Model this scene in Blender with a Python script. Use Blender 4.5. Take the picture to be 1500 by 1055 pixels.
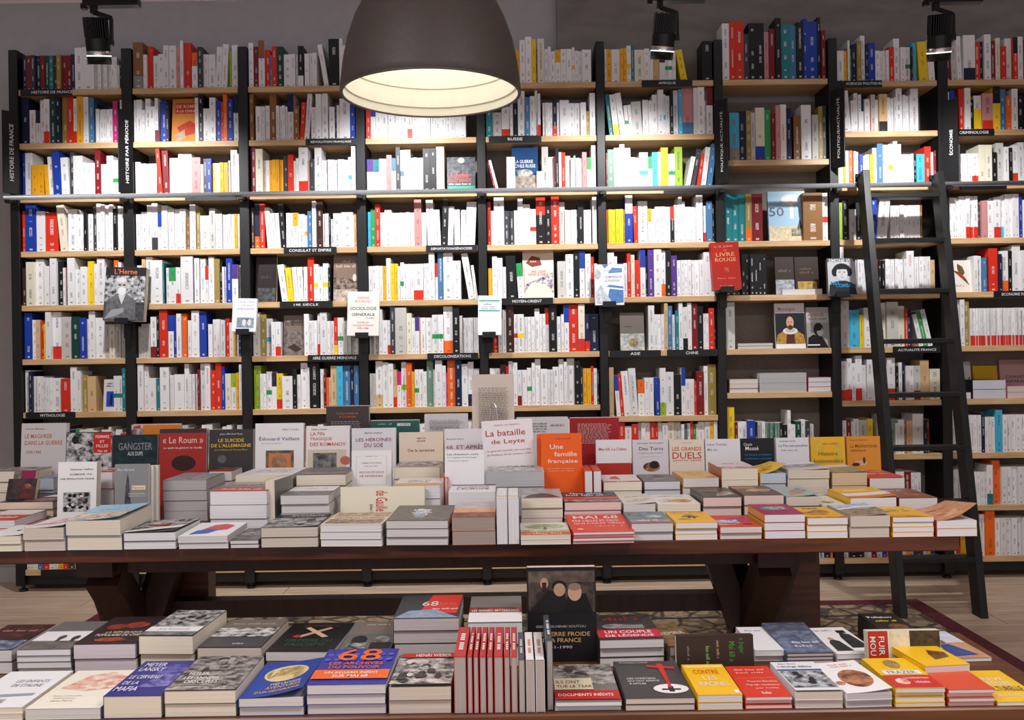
import bpy, bmesh, math, random
from mathutils import Matrix, Vector
scene = bpy.context.scene
for o in list(bpy.data.objects): bpy.data.objects.remove(o, do_unlink=True)
random.seed(7)
# ---------------------------------------------------------------- camera, world, light, exposure
F, CX, CY = 1411.0, 750.0, 527.5          # focal length and centre in pixels of the 1500 x 1055 frame
ROLL, HC = 0.0145, 1.24                   # camera roll (rad) and height (m)
D = 5.30                                  # depth of the shelf fronts
cam_d = bpy.data.cameras.new('camera'); cam = bpy.data.objects.new('camera', cam_d)
scene.collection.objects.link(cam); scene.camera = cam
cam_d.sensor_fit = 'HORIZONTAL'; cam_d.sensor_width = 36.0; cam_d.lens = 36.0*F/1500.0
cam_d.clip_start = 0.05; cam_d.clip_end = 60
cam.matrix_world = Matrix.Translation((0, 0, HC)) @ Matrix.Rotation(math.pi/2, 4, 'X') @ Matrix.Rotation(-ROLL, 4, 'Z')
wd = bpy.data.worlds.new('world'); scene.world = wd; wd.use_nodes = True
wd.node_tree.nodes['Background'].inputs[0].default_value = (0.96, 0.90, 0.97, 1)
wd.node_tree.nodes['Background'].inputs[1].default_value = 0.52
vs = scene.view_settings
vs.view_transform = 'Standard'; vs.look = 'None'; vs.gamma = 1.0; vs.use_curve_mapping = False
vs.exposure = 0.18
SPOT_W, LAMP_W, FILL_W = 68.0, 1.25, 44.0
def area_light(name, loc, sx, sy, w, col):
    l = bpy.data.lights.new(name, 'AREA'); l.shape = 'RECTANGLE'; l.size = sx; l.size_y = sy; l.energy = w; l.color = col
    o = bpy.data.objects.new(name, l); scene.collection.objects.link(o); o.location = loc
    return o
area_light('overhead_fill_light', (-1.4, 0.9, 2.86), 1.2, 0.5, FILL_W, (1, .95, .93))  # pair of unseen fill lights, added overhead to brighten the room
area_light('overhead_fill_light', (1.4, 0.9, 2.86), 1.2, 0.5, FILL_W, (1, .95, .93))

# ---------------------------------------------------------------- helpers
COL = scene.collection
def unroll(px, py):
    x, y = px-CX, CY-py
    c, s = math.cos(ROLL), math.sin(ROLL)
    return x*c+y*s, -x*s+y*c
def at(px, py, Y):                        # pixel + depth -> world point
    xu, yu = unroll(px, py)
    return Vector((xu*Y/F, Y, HC+yu*Y/F))
def XU(xu, Y=D): return xu*Y/F            # unrolled pixel offsets -> metres
def ZU(yu, Y=D): return HC+yu*Y/F
def lin(c): return c/12.92 if c <= .04045 else ((c+.055)/1.055)**2.4
def hx(h):
    return tuple(lin(int(h[i:i+2], 16)/255) for i in (0, 2, 4))+(1.0,)
def tag(o, label=None, cat=None, group=None, kind=None):
    for k, v in (('label', label), ('category', cat), ('group', group), ('kind', kind)):
        if v: o[k] = v
    return o
def empty(name, loc=(0, 0, 0), mat=None):
    o = bpy.data.objects.new(name, None); COL.objects.link(o); o.empty_display_size = .05
    if mat is not None: o.matrix_world = mat
    else: o.location = loc
    return o
def mobj(name, me, parent=None, mat=None):
    o = bpy.data.objects.new(name, me); COL.objects.link(o)
    if mat is not None and not me.materials: me.materials.append(mat)
    if parent is not None: o.parent = parent
    return o
class MB:                                  # small mesh collector
    def __init__(s): s.v = []; s.f = []; s.c = []; s.c2 = []
    def quad(s, pts, c=None, c2=None):
        n = len(s.v); s.v += [tuple(p) for p in pts]; s.f.append(tuple(range(n, n+len(pts)))); s.c.append(c); s.c2.append(c2 or c)
    def box(s, x0, x1, y0, y1, z0, z1, c=None, M=None):
        P = [Vector(p) for p in ((x0,y0,z0),(x1,y0,z0),(x1,y1,z0),(x0,y1,z0),(x0,y0,z1),(x1,y0,z1),(x1,y1,z1),(x0,y1,z1))]
        if M is not None: P = [M @ p for p in P]
        n = len(s.v); s.v += [tuple(p) for p in P]
        for f in ((3,2,1,0),(4,5,6,7),(0,1,5,4),(1,2,6,5),(2,3,7,6),(3,0,4,7)):
            s.f.append(tuple(n+i for i in f)); s.c.append(c); s.c2.append(c)
        return s
    def bar(s, p, q, w, d, up=(0, 0, 1), c=None):   # box beam from p to q
        p, q = Vector(p), Vector(q); z = (q-p).normalized(); x = Vector(up).cross(z)
        if x.length < 1e-5: x = Vector((1, 0, 0))
        x.normalize(); y = z.cross(x); L = (q-p).length
        M = Matrix((x, y, z)).transposed().to_4x4(); M.translation = p
        return s.box(-w/2, w/2, -d/2, d/2, 0, L, c, M)
    def lathe(s, prof, n=32, M=None, c=None, cap=False):
        b = len(s.v)
        for r, z in prof:
            for i in range(n):
                a = 2*math.pi*i/n; p = Vector((r*math.cos(a), r*math.sin(a), z))
                s.v.append(tuple(M @ p if M is not None else p))
        for j in range(len(prof)-1):
            for i in range(n):
                k = (i+1) % n
                s.f.append((b+j*n+i, b+j*n+k, b+(j+1)*n+k, b+(j+1)*n+i)); s.c.append(c); s.c2.append(c)
        if cap:
            s.f.append(tuple(b+i for i in reversed(range(n)))); s.c.append(c); s.c2.append(c)
            e = b+(len(prof)-1)*n; s.f.append(tuple(e+i for i in range(n))); s.c.append(c); s.c2.append(c)
        return s
    def tube(s, pts, r, n=8, c=None):
        pts = [Vector(p) for p in pts]; b = len(s.v); up = Vector((.1, .3, 1)).normalized()
        for i, p in enumerate(pts):
            t = (pts[min(i+1, len(pts)-1)]-pts[max(i-1, 0)]).normalized()
            x = t.cross(up)
            if x.length < 1e-3: x = t.cross(Vector((1, 0, 0)))
            x.normalize(); y = t.cross(x)
            for k in range(n):
                a = 2*math.pi*k/n; s.v.append(tuple(p+x*(r*math.cos(a))+y*(r*math.sin(a))))
        for i in range(len(pts)-1):
            for k in range(n):
                m = (k+1) % n
                s.f.append((b+i*n+k, b+i*n+m, b+(i+1)*n+m, b+(i+1)*n+k)); s.c.append(c); s.c2.append(c)
        for e in (0, len(pts)-1):
            s.f.append(tuple(b+e*n+k for k in range(n))); s.c.append(c); s.c2.append(c)
        return s
    def mesh(s, name, mat=None, smooth=False, bevel=0):
        me = bpy.data.meshes.new(name); me.from_pydata(s.v, [], s.f)
        if mat is not None: me.materials.append(mat)
        if any(c is not None for c in s.c):
            a = me.attributes.new('Col', 'FLOAT_COLOR', 'FACE'); b = me.attributes.new('Col2', 'FLOAT_COLOR', 'FACE')
            for i, c in enumerate(s.c):
                a.data[i].color = c or (1, 1, 1, 1); b.data[i].color = s.c2[i] or c or (1, 1, 1, 1)
        if bevel:
            bm = bmesh.new(); bm.from_mesh(me)
            bmesh.ops.bevel(bm, geom=bm.edges[:], offset=bevel, segments=1, affect='EDGES'); bm.to_mesh(me); bm.free()
        if smooth:
            for p in me.polygons: p.use_smooth = True
        me.update(); return me
    def build(s, name, mat, parent=None, smooth=False, bevel=0):
        return mobj(name, s.mesh(name, mat, smooth, bevel), parent)

# ---------------------------------------------------------------- materials
def mat_new(name):
    m = bpy.data.materials.new(name); m.use_nodes = True; nt = m.node_tree
    return m, nt, nt.nodes['Principled BSDF']
def N(nt, t, **kw):
    n = nt.nodes.new(t)
    for k, v in kw.items(): setattr(n, k, v)
    return n
def plain(name, h, rough=.6, metal=0.0, var=0.0, scale=8.0, stretch=(1, 1, 1), bump=0.0, h2=None):
    m, nt, b = mat_new(name); b.inputs['Roughness'].default_value = rough; b.inputs['Metallic'].default_value = metal
    b.inputs['Base Color'].default_value = hx(h)
    if var or h2:
        tc = N(nt, 'ShaderNodeTexCoord'); mp = N(nt, 'ShaderNodeMapping'); mp.inputs['Scale'].default_value = stretch
        nz = N(nt, 'ShaderNodeTexNoise'); nz.inputs['Scale'].default_value = scale; nz.inputs['Detail'].default_value = 6
        nt.links.new(tc.outputs['Object'], mp.inputs[0]); nt.links.new(mp.outputs[0], nz.inputs['Vector'])
        mx = N(nt, 'ShaderNodeMix', data_type='RGBA')
        c = hx(h); d = hx(h2) if h2 else tuple(x*(1-var) for x in c[:3])+(1,)
        rp = N(nt, 'ShaderNodeMapRange'); rp.inputs[1].default_value = .35; rp.inputs[2].default_value = .65
        nt.links.new(nz.outputs[0], rp.inputs[0]); nt.links.new(rp.outputs[0], mx.inputs[0])
        mx.inputs[6].default_value = c; mx.inputs[7].default_value = d
        nt.links.new(mx.outputs[2], b.inputs['Base Color'])
        if bump:
            bp = N(nt, 'ShaderNodeBump'); bp.inputs['Strength'].default_value = bump; bp.inputs['Distance'].default_value = .002
            nt.links.new(nz.outputs[0], bp.inputs['Height']); nt.links.new(bp.outputs[0], b.inputs['Normal'])
    return m
M_BLACK = plain('black_steel', '0c0c0e', .5, var=.3, scale=30)
M_LADDER = plain('ladder_black_paint', '0b0b0b', .5, var=.25, scale=25)
M_SIGN = plain('sign_black_plastic', '0d0d10', .45, var=.2, scale=20)
M_OAK = plain('shelf_oak', 'dcb98c', .5, scale=5, stretch=(1, 12, 12), h2='c79f6e', bump=.1)
M_BACK = plain('bookcase_back', '8f857c', .8, var=.12, scale=60)
M_WALL = plain('wall_plaster', 'b9b4b4', .9, var=.07, scale=14, bump=.15)
M_WALL2 = plain('wall_brown_shaded', '8a837b', .9, var=.25, scale=4, stretch=(1, 1, 3), bump=.2)  # browner wall tone, with the pier's shading painted into the colour
M_CEIL = plain('ceiling_white', 'd8d6dc', .9, var=.04, scale=10)
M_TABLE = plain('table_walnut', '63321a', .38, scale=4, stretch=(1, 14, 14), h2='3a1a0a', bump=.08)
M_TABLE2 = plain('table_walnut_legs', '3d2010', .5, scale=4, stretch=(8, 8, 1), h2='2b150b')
M_BENCH = plain('low_table_wood', '6b3d1c', .4, scale=4, stretch=(1, 14, 14), h2='52290f', bump=.08)
M_STEEL = plain('brushed_steel', 'b4b5b9', .36, .5, var=.15, scale=30, stretch=(1, 30, 30))
M_CHROME = plain('polished_ring', 'e8eaf0', .15, 1.0, var=.1, scale=50)
M_SPOT = plain('spot_black', '0e0e10', .35, var=.2, scale=30)
M_SHADE = plain('shade_taupe', '4b423e', .55, var=.12, scale=60)
M_SHADE_IN = plain('shade_inner_cream', 'f4f1e4', .6, var=.02, scale=20)
M_WHITE = plain('white_lettering', 'f0f0f0', .5, var=.03, scale=50)
M_PLASTIC = plain('clear_tag_plastic', 'd9d9d6', .25, var=.05, scale=30)
def mk_floor():
    m, nt, b = mat_new('floor_oak_laminate'); b.inputs['Roughness'].default_value = .42
    tc = N(nt, 'ShaderNodeTexCoord'); mp = N(nt, 'ShaderNodeMapping'); mp.inputs['Scale'].default_value = (.7, 9, 1)
    oi = N(nt, 'ShaderNodeObjectInfo'); ad = N(nt, 'ShaderNodeVectorMath', operation='ADD')
    nt.links.new(tc.outputs['Object'], ad.inputs[0]); nt.links.new(oi.outputs['Location'], ad.inputs[1])
    nt.links.new(ad.outputs[0], mp.inputs[0])
    nz = N(nt, 'ShaderNodeTexNoise'); nz.inputs['Scale'].default_value = 3.2; nz.inputs['Detail'].default_value = 8; nz.inputs['Roughness'].default_value = .62
    nt.links.new(mp.outputs[0], nz.inputs['Vector'])
    cr = N(nt, 'ShaderNodeValToRGB'); cr.color_ramp.elements[0].position = .32; cr.color_ramp.elements[1].position = .68
    cr.color_ramp.elements[0].color = hx('b5987f'); cr.color_ramp.elements[1].color = hx('dfc9b2')
    nt.links.new(nz.outputs[0], cr.inputs[0]); nt.links.new(cr.outputs[0], b.inputs['Base Color'])
    return m
M_FLOOR = mk_floor()
def mk_attr(name, rough, mott=True):       # printed card: colour attribute, mottled towards Col2
    m, nt, b = mat_new(name); b.inputs['Roughness'].default_value = rough; b.inputs['Specular IOR Level'].default_value = .3
    a = N(nt, 'ShaderNodeAttribute', attribute_name='Col'); a2 = N(nt, 'ShaderNodeAttribute', attribute_name='Col2')
    tc = N(nt, 'ShaderNodeTexCoord'); nz = N(nt, 'ShaderNodeTexNoise'); nz.inputs['Scale'].default_value = 48; nz.inputs['Detail'].default_value = 9; nz.inputs['Roughness'].default_value = .62
    oi = N(nt, 'ShaderNodeObjectInfo'); ad = N(nt, 'ShaderNodeVectorMath', operation='ADD')
    cb = N(nt, 'ShaderNodeCombineXYZ'); ml = N(nt, 'ShaderNodeMath', operation='MULTIPLY'); ml.inputs[1].default_value = 9.0
    nt.links.new(oi.outputs['Random'], ml.inputs[0]); nt.links.new(ml.outputs[0], cb.inputs[0])
    nt.links.new(tc.outputs['Object'], ad.inputs[0]); nt.links.new(cb.outputs[0], ad.inputs[1]); nt.links.new(ad.outputs[0], nz.inputs['Vector'])
    mr = N(nt, 'ShaderNodeMapRange'); mr.inputs[1].default_value = .39; mr.inputs[2].default_value = .61
    nt.links.new(nz.outputs[0], mr.inputs[0])
    mx = N(nt, 'ShaderNodeMix', data_type='RGBA')
    nt.links.new(mr.outputs[0], mx.inputs[0]); nt.links.new(a.outputs['Color'], mx.inputs[6]); nt.links.new(a2.outputs['Color'], mx.inputs[7])
    nt.links.new(mx.outputs[2], b.inputs['Base Color'])
    return m
M_PRINT = mk_attr('printed_cover', .38)
def mk_page():
    m, nt, b = mat_new('page_edges'); b.inputs['Roughness'].default_value = .85
    a = N(nt, 'ShaderNodeAttribute', attribute_name='Col')
    tc = N(nt, 'ShaderNodeTexCoord'); mp = N(nt, 'ShaderNodeMapping'); mp.inputs['Scale'].default_value = (3, 3, 900)
    nz = N(nt, 'ShaderNodeTexNoise'); nz.inputs['Scale'].default_value = 1.0; nz.inputs['Detail'].default_value = 2
    nt.links.new(tc.outputs['Object'], mp.inputs[0]); nt.links.new(mp.outputs[0], nz.inputs['Vector'])
    mr = N(nt, 'ShaderNodeMapRange'); mr.inputs[1].default_value = .3; mr.inputs[2].default_value = .7; mr.inputs[3].default_value = .86; mr.inputs[4].default_value = 1.05
    nt.links.new(nz.outputs[0], mr.inputs[0])
    vm = N(nt, 'ShaderNodeVectorMath', operation='SCALE')
    nt.links.new(a.outputs['Color'], vm.inputs[0]); nt.links.new(mr.outputs[0], vm.inputs['Scale'])
    nt.links.new(vm.outputs[0], b.inputs['Base Color'])
    return m
M_PAGE = mk_page()
def mk_spine():                            # book on a shelf: colour attribute + printed title down the spine
    m, nt, b = mat_new('shelf_book'); b.inputs['Roughness'].default_value = .45; b.inputs['Specular IOR Level'].default_value = .3
    a = N(nt, 'ShaderNodeAttribute', attribute_name='Col'); a2 = N(nt, 'ShaderNodeAttribute', attribute_name='Col2')
    uv = N(nt, 'ShaderNodeUVMap', uv_map='UVMap'); sp = N(nt, 'ShaderNodeSeparateXYZ'); nt.links.new(uv.outputs[0], sp.inputs[0])
    fl = N(nt, 'ShaderNodeMath', operation='FLOOR'); fr = N(nt, 'ShaderNodeMath', operation='FRACT')
    nt.links.new(sp.outputs[0], fl.inputs[0]); nt.links.new(sp.outputs[0], fr.inputs[0])
    def rng(src, lo, hi):
        g = N(nt, 'ShaderNodeMath', operation='GREATER_THAN'); g.inputs[1].default_value = lo
        l = N(nt, 'ShaderNodeMath', operation='LESS_THAN'); l.inputs[1].default_value = hi
        k = N(nt, 'ShaderNodeMath', operation='MULTIPLY')
        nt.links.new(src, g.inputs[0]); nt.links.new(src, l.inputs[0]); nt.links.new(g.outputs[0], k.inputs[0]); nt.links.new(l.outputs[0], k.inputs[1])
        return k.outputs[0]
    def mul(p, q):
        k = N(nt, 'ShaderNodeMath', operation='MULTIPLY'); nt.links.new(p, k.inputs[0]); nt.links.new(q, k.inputs[1]); return k.outputs[0]
    cb = N(nt, 'ShaderNodeCombineXYZ'); nt.links.new(fl.outputs[0], cb.inputs[0]); nt.links.new(sp.outputs[1], cb.inputs[1])
    mp = N(nt, 'ShaderNodeMapping'); mp.inputs['Scale'].default_value = (3.7, 5, 1); nt.links.new(cb.outputs[0], mp.inputs[0])
    n1 = N(nt, 'ShaderNodeTexNoise'); n1.inputs['Scale'].default_value = 1.0; n1.inputs['Detail'].default_value = 0; nt.links.new(mp.outputs[0], n1.inputs['Vector'])
    g1 = N(nt, 'ShaderNodeMath', operation='GREATER_THAN'); g1.inputs[1].default_value = .53; nt.links.new(n1.outputs[0], g1.inputs[0])
    cb2 = N(nt, 'ShaderNodeCombineXYZ'); nt.links.new(sp.outputs[0], cb2.inputs[0]); nt.links.new(sp.outputs[1], cb2.inputs[1])
    mp2 = N(nt, 'ShaderNodeMapping'); mp2.inputs['Scale'].default_value = (5, 75, 1); nt.links.new(cb2.outputs[0], mp2.inputs[0])
    n2 = N(nt, 'ShaderNodeTexNoise'); n2.inputs['Scale'].default_value = 1.0; n2.inputs['Detail'].default_value = 1; nt.links.new(mp2.outputs[0], n2.inputs['Vector'])
    g2 = N(nt, 'ShaderNodeMath', operation='GREATER_THAN'); g2.inputs[1].default_value = .47; nt.links.new(n2.outputs[0], g2.inputs[0])
    title = mul(mul(mul(rng(fr.outputs[0], .36, .64), rng(sp.outputs[1], .16, .9)), g1.outputs[0]), g2.outputs[0])
    dot = mul(rng(fr.outputs[0], .36, .66), rng(sp.outputs[1], .035, .07))
    mxm = N(nt, 'ShaderNodeMath', operation='MAXIMUM'); nt.links.new(title, mxm.inputs[0]); nt.links.new(dot, mxm.inputs[1])
    fac = N(nt, 'ShaderNodeMath', operation='MULTIPLY'); fac.inputs[1].default_value = .62; nt.links.new(mxm.outputs[0], fac.inputs[0])
    mx = N(nt, 'ShaderNodeMix', data_type='RGBA'); nt.links.new(fac.outputs[0], mx.inputs[0])
    nt.links.new(a.outputs['Color'], mx.inputs[6]); nt.links.new(a2.outputs['Color'], mx.inputs[7]); nt.links.new(mx.outputs[2], b.inputs['Base Color'])
    return m
M_SPINE = mk_spine()
def mk_rug():
    m, nt, b = mat_new('rug_field'); b.inputs['Roughness'].default_value = .95
    tc = N(nt, 'ShaderNodeTexCoord')
    v = N(nt, 'ShaderNodeTexVoronoi'); v.inputs['Scale'].default_value = 17; nt.links.new(tc.outputs['Object'], v.inputs['Vector'])
    w = N(nt, 'ShaderNodeTexVoronoi', feature='DISTANCE_TO_EDGE'); w.inputs['Scale'].default_value = 7
    nt.links.new(tc.outputs['Object'], w.inputs['Vector'])
    cr = N(nt, 'ShaderNodeValToRGB'); e = cr.color_ramp.elements
    e[0].position = 0; e[0].color = hx('5c3a30'); e[1].position = .16; e[1].color = hx('b59f82')
    x = cr.color_ramp.elements.new(.5); x.color = hx('c2ad8d'); y = cr.color_ramp.elements.new(.62); y.color = hx('8a7a62')
    nt.links.new(v.outputs['Distance'], cr.inputs[0])
    cr2 = N(nt, 'ShaderNodeValToRGB'); cr2.color_ramp.elements[0].position = .03; cr2.color_ramp.elements[0].color = hx('4a5570'); cr2.color_ramp.elements[1].position = .09; cr2.color_ramp.elements[1].color = (1, 1, 1, 1)
    nt.links.new(w.outputs[0], cr2.inputs[0])
    mx = N(nt, 'ShaderNodeMix', data_type='RGBA', blend_type='MULTIPLY'); mx.inputs[0].default_value = .8
    nt.links.new(cr.outputs[0], mx.inputs[6]); nt.links.new(cr2.outputs[0], mx.inputs[7]); nt.links.new(mx.outputs[2], b.inputs['Base Color'])
    return m
M_RUG = mk_rug(); M_RUGB = plain('rug_maroon', '6e2a34', .95, var=.3, scale=60); M_RUGL = plain('rug_line', '4a4b52', .95, var=.4, scale=40)

# ---------------------------------------------------------------- lettering
_tc = {}
def glyphs(s):
    if s in _tc: return _tc[s]
    cu = bpy.data.curves.new('t', 'FONT'); cu.body = s; cu.resolution_u = 2; cu.offset = .007; cu.fill_mode = 'FRONT'
    ob = bpy.data.objects.new('t', cu); COL.objects.link(ob)
    me = ob.to_mesh(); v = [(p.co.x, p.co.y) for p in me.vertices]; f = [tuple(p.vertices) for p in me.polygons]
    ob.to_mesh_clear(); bpy.data.objects.remove(ob); bpy.data.curves.remove(cu)
    x0 = min(p[0] for p in v); x1 = max(p[0] for p in v); y0 = min(p[1] for p in v); y1 = max(p[1] for p in v)
    _tc[s] = ([((p[0]-x0)/(x1-x0), (p[1]-y0)/(y1-y0)) for p in v], f)
    return _tc[s]
def lettering(name, s, M, w, h, mat, parent=None):   # text mesh filling w x h in the local xy plane of M
    v, f = glyphs(s); b = MB()
    b.v = [tuple(M @ Vector((p[0]*w-w/2, p[1]*h-h/2, 0))) for p in v]; b.f = list(f); b.c = [None]*len(f); b.c2 = b.c
    return b.build(name, mat, parent)
# ---------------------------------------------------------------- the room
BACKY = D+.25
def struct(name, mb, mat, **k): return tag(mb.build(name, mat, **k), kind='structure')
fl = struct('floor', MB().box(-4.6, 4.6, -1.5, 6.0, -.08, -.012), M_FLOOR)
pl_mesh = MB().box(-.748, .748, -.0955, .0955, -.011, 0).mesh('plank', M_FLOOR, bevel=.0012)
for r in range(13):
    yy = 5.85-r*.193
    for c in range(-3, 4):
        x = c*1.5+(.5*(r % 3)-.5)
        if abs(x) > 3.9: continue
        o = mobj('plank', pl_mesh, fl); o.location = (x, yy, 0)
struct('wall_back', MB().box(-4.6, 4.6, BACKY+.02, BACKY+.2, -.02, 3.8), M_WALL)
pc = at(815, 20, BACKY)
struct('wall_pier', MB().box(pc.x, 4.6, BACKY-.045, BACKY+.02, 2.78, 3.8), M_WALL2)
struct('wall_left', MB().box(-4.7, -4.6, -1.5, 6.0, -.02, 3.8), M_WALL)
struct('wall_right', MB().box(4.6, 4.7, -1.5, 6.0, -.02, 3.8), M_WALL)
SOF = 3.0
struct('ceiling', MB().box(-4.6, 4.6, -1.5, (SOF-HC)*F/(533), SOF, SOF+.1), M_CEIL)
struct('ceiling_recess', MB().box(-4.6, 4.6, 4.4, 6.0, 3.78, 3.85), M_CEIL)
struct('baseboard_left', MB().box(-4.6, XU(-731), BACKY, BACKY+.02, 0, .09), M_WALL)

# ---------------------------------------------------------------- bookcase
POST = [(-731, -718), (-566, -551), (-395.5, -381.5), (-224, -210.5), (-47, -34.5), (129, 141), (301.5, 314), (469, 482), (629, 643.5), (795, 808)]
ROWS = [406, 327.5, 249, 169, 90, 11, -67, -146, -222.5, -297.5]
def shelf_yu(bay, row):
    if bay == 6 and row == 1: return 288
    if bay == 6 and row == 2: return None
    if bay == 6 and row == 6: return -53
    if bay == 5 and row == 6: return -85
    if bay >= 7 and row == 0: return 401
    return ROWS[row]
SH_T = .031; DEPTH = .225
case = tag(empty('bookcase', (0, D, 0)), 'tall black bookcase with nine bays of oak shelves along the back wall', 'bookcase')
def part(mb, name, mat, parent, **k):
    o = mb.build(name, mat, parent, **k); o.matrix_parent_inverse = Matrix.Translation(parent.location).inverted() if parent.parent is None else Matrix()
    return o
for i, (a, b) in enumerate(POST):
    x0, x1 = XU(a), XU(b)
    up = part(MB().box(x0, x1, D-.006, D+DEPTH+.01, .035, 2.985), 'upright', M_BLACK, case, bevel=.002)
    for yy in (D+.03, D+.19):
        ft = MB().lathe([(.013, 0), (.024, .003), (.022, .012), (.009, .016), (.009, .036)], 12, Matrix.Translation(((x0+x1)/2, yy, 0)), cap=True)
        part(ft, 'foot', M_BLACK, case)
part(MB().box(XU(POST[0][0]), XU(POST[-1][1]), D+DEPTH+.012, D+DEPTH+.02, .06, 2.70), 'back_panel', M_BACK, case)
part(MB().box(XU(POST[0][0])+.02, XU(POST[-1][1])-.02, D+.03, D+.05, .035, ZU(-297.5)-SH_T-.001), 'plinth', M_BLACK, case)
BAY = []
for i in range(9):
    xa, xb = POST[i][1]+.6, POST[i+1][0]-.6
    BAY.append((xa, xb))
    for r in range(10):
        yu = shelf_yu(i, r)
        if yu is None: continue
        z = ZU(yu)
        part(MB().box(XU(xa), XU(xb), D, D+DEPTH, z-SH_T, z), 'shelf_board', M_OAK, case, bevel=.0015)
# steel rail for the ladder
RY = D-.075
rz = ZU(248.5, RY)
rail = tag(empty('ladder_rail', (0, RY, rz)), 'long horizontal brushed steel tube rail fixed across the bookcase for the ladder', 'rail')
o = part(MB().tube([(XU(-740, RY), RY, rz), (XU(820, RY), RY, rz)], .0135, 16), 'tube', M_STEEL, rail, smooth=True)
for a, b in POST:
    x = XU((a+b)/2)
    part(MB().bar((x, RY+.008, rz-.005), (x, D-.006, rz-.012), .02, .024).box(x-.014, x+.014, RY-.012, RY+.02, rz-.028, rz-.0145), 'bracket', M_BLACK, rail)

# ---------------------------------------------------------------- ladder
lad = tag(empty('library_ladder', (2.0, 4.56, 0)), 'black wooden library ladder leaning on the steel rail in front of the shelves', 'ladder')
LY = D-.115
tl, tr = at(1264, 254, LY), at(1373, 256, LY)
fY = 4.54
bl, br = at(1319, 903, fY), at(1436, 903, fY); bl.z = .0095; br.z = 0
def side(p, q):
    m = MB(); q = q.copy(); w, d = .036, .09
    ax = (p-q).normalized(); n = Vector((1, 0, 0)); e = ax.cross(n).normalized()
    P = []
    for base, zc in ((q, 0), (p, None)):
        for sx, sd in ((-1, -1), (1, -1), (1, 1), (-1, 1)):
            v = base+n*(sx*w/2)+e*(sd*d/2)
            if zc is not None: v = v+ax*((q.z-v.z)/ax.z)
            P.append(v)
    b = len(m.v); m.v += [tuple(v) for v in P]
    for f in ((3,2,1,0),(4,5,6,7),(0,1,5,4),(1,2,6,5),(2,3,7,6),(3,0,4,7)):
        m.f.append(tuple(b+i for i in f)); m.c.append(None); m.c2.append(None)
    return m
for p, q in ((tl, bl), (tr, br)):
    part(side(p, q), 'side_rail', M_LADDER, lad, bevel=.002)
    x = p.x-.012
    part(MB().bar((x, p.y+.01, p.z-.01), (x, RY+.004, p.z-.004), .03, .02).bar((x, RY, p.z-.004), (x, RY, rz+.016), .03, .012), 'rail_hook', M_LADDER, lad)
for yp in (287, 354, 427, 500.5, 578.5, 657, 736, 819):
    for lo in range(2):
        pass
    best = min((i/400 for i in range(401)), key=lambda t: abs((CY-(((tl.lerp(bl, t)).z-HC)*F/tl.lerp(bl, t).y)-8.2)-yp))
    a, b = tl.lerp(bl, best), tr.lerp(br, best)
    part(MB().box(a.x+.010, b.x-.010, a.y-.045, a.y+.045, a.z-.012, a.z+.012), 'rung', M_LADDER, lad, bevel=.002)

# ---------------------------------------------------------------- rug
rx0, rx1, ry0, ry1 = -2.08, 2.02, 1.9, 4.84
rug = tag(empty('rug', (0, 3.4, 0)), 'beige patterned oriental rug with maroon border under the tables', 'rug')
part(MB().box(rx0+.09, rx1-.09, ry0+.09, ry1-.09, .0012, .0075), 'field', M_RUG, rug)
b = MB()
for (x0, x1, y0, y1) in ((rx0, rx1, ry1-.09, ry1), (rx0, rx1, ry0, ry0+.09), (rx0, rx0+.09, ry0+.09, ry1-.09), (rx1-.09, rx1, ry0+.09, ry1-.09)):
    b.box(x0, x1, y0, y1, .001, .0085)
part(b, 'border', M_RUGB, rug)
b = MB()
i = .30
for (x0, x1, y0, y1) in ((rx0+i, rx1-i, ry1-i, ry1-i+.02), (rx0+i, rx0+i+.02, ry0+i, ry1-i), (rx1-i-.02, rx1-i, ry0+i, ry1-i)):
    b.box(x0, x1, y0, y1, .0078, .0088)
part(b, 'guard_stripe', M_RUGL, rug)

# ---------------------------------------------------------------- long table
TZ, TY0, TY1, TX0, TX1 = .76, 2.527, 3.47, -1.56, 1.168
tab = tag(empty('long_table', (0, 3.0, .0095)), 'long dark walnut trestle table covered with stacked and standing books', 'table')
part(MB().box(TX0, TX1, TY0, TY1, TZ-.038, TZ), 'table_top', M_TABLE, tab, bevel=.003)
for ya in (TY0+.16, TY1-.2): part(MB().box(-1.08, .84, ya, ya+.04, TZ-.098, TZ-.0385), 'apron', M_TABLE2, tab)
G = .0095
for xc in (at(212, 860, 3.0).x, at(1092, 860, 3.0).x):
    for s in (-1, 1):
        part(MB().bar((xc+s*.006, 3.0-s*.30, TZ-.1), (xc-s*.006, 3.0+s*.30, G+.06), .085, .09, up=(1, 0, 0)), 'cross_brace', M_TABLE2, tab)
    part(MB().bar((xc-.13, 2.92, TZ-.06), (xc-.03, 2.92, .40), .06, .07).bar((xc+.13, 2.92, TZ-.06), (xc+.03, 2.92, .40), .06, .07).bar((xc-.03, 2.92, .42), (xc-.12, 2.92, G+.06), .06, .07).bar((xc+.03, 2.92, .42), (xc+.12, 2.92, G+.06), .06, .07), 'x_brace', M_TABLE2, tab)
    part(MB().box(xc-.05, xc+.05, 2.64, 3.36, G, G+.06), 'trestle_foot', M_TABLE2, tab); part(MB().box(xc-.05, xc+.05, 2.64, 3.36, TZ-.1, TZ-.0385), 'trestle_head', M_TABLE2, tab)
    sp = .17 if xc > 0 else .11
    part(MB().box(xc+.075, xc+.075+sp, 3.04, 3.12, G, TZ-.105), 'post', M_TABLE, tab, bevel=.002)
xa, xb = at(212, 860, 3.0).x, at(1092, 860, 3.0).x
z0 = at(650, 897, 3.0).z; z1 = at(650, 872, 3.0).z
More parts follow.
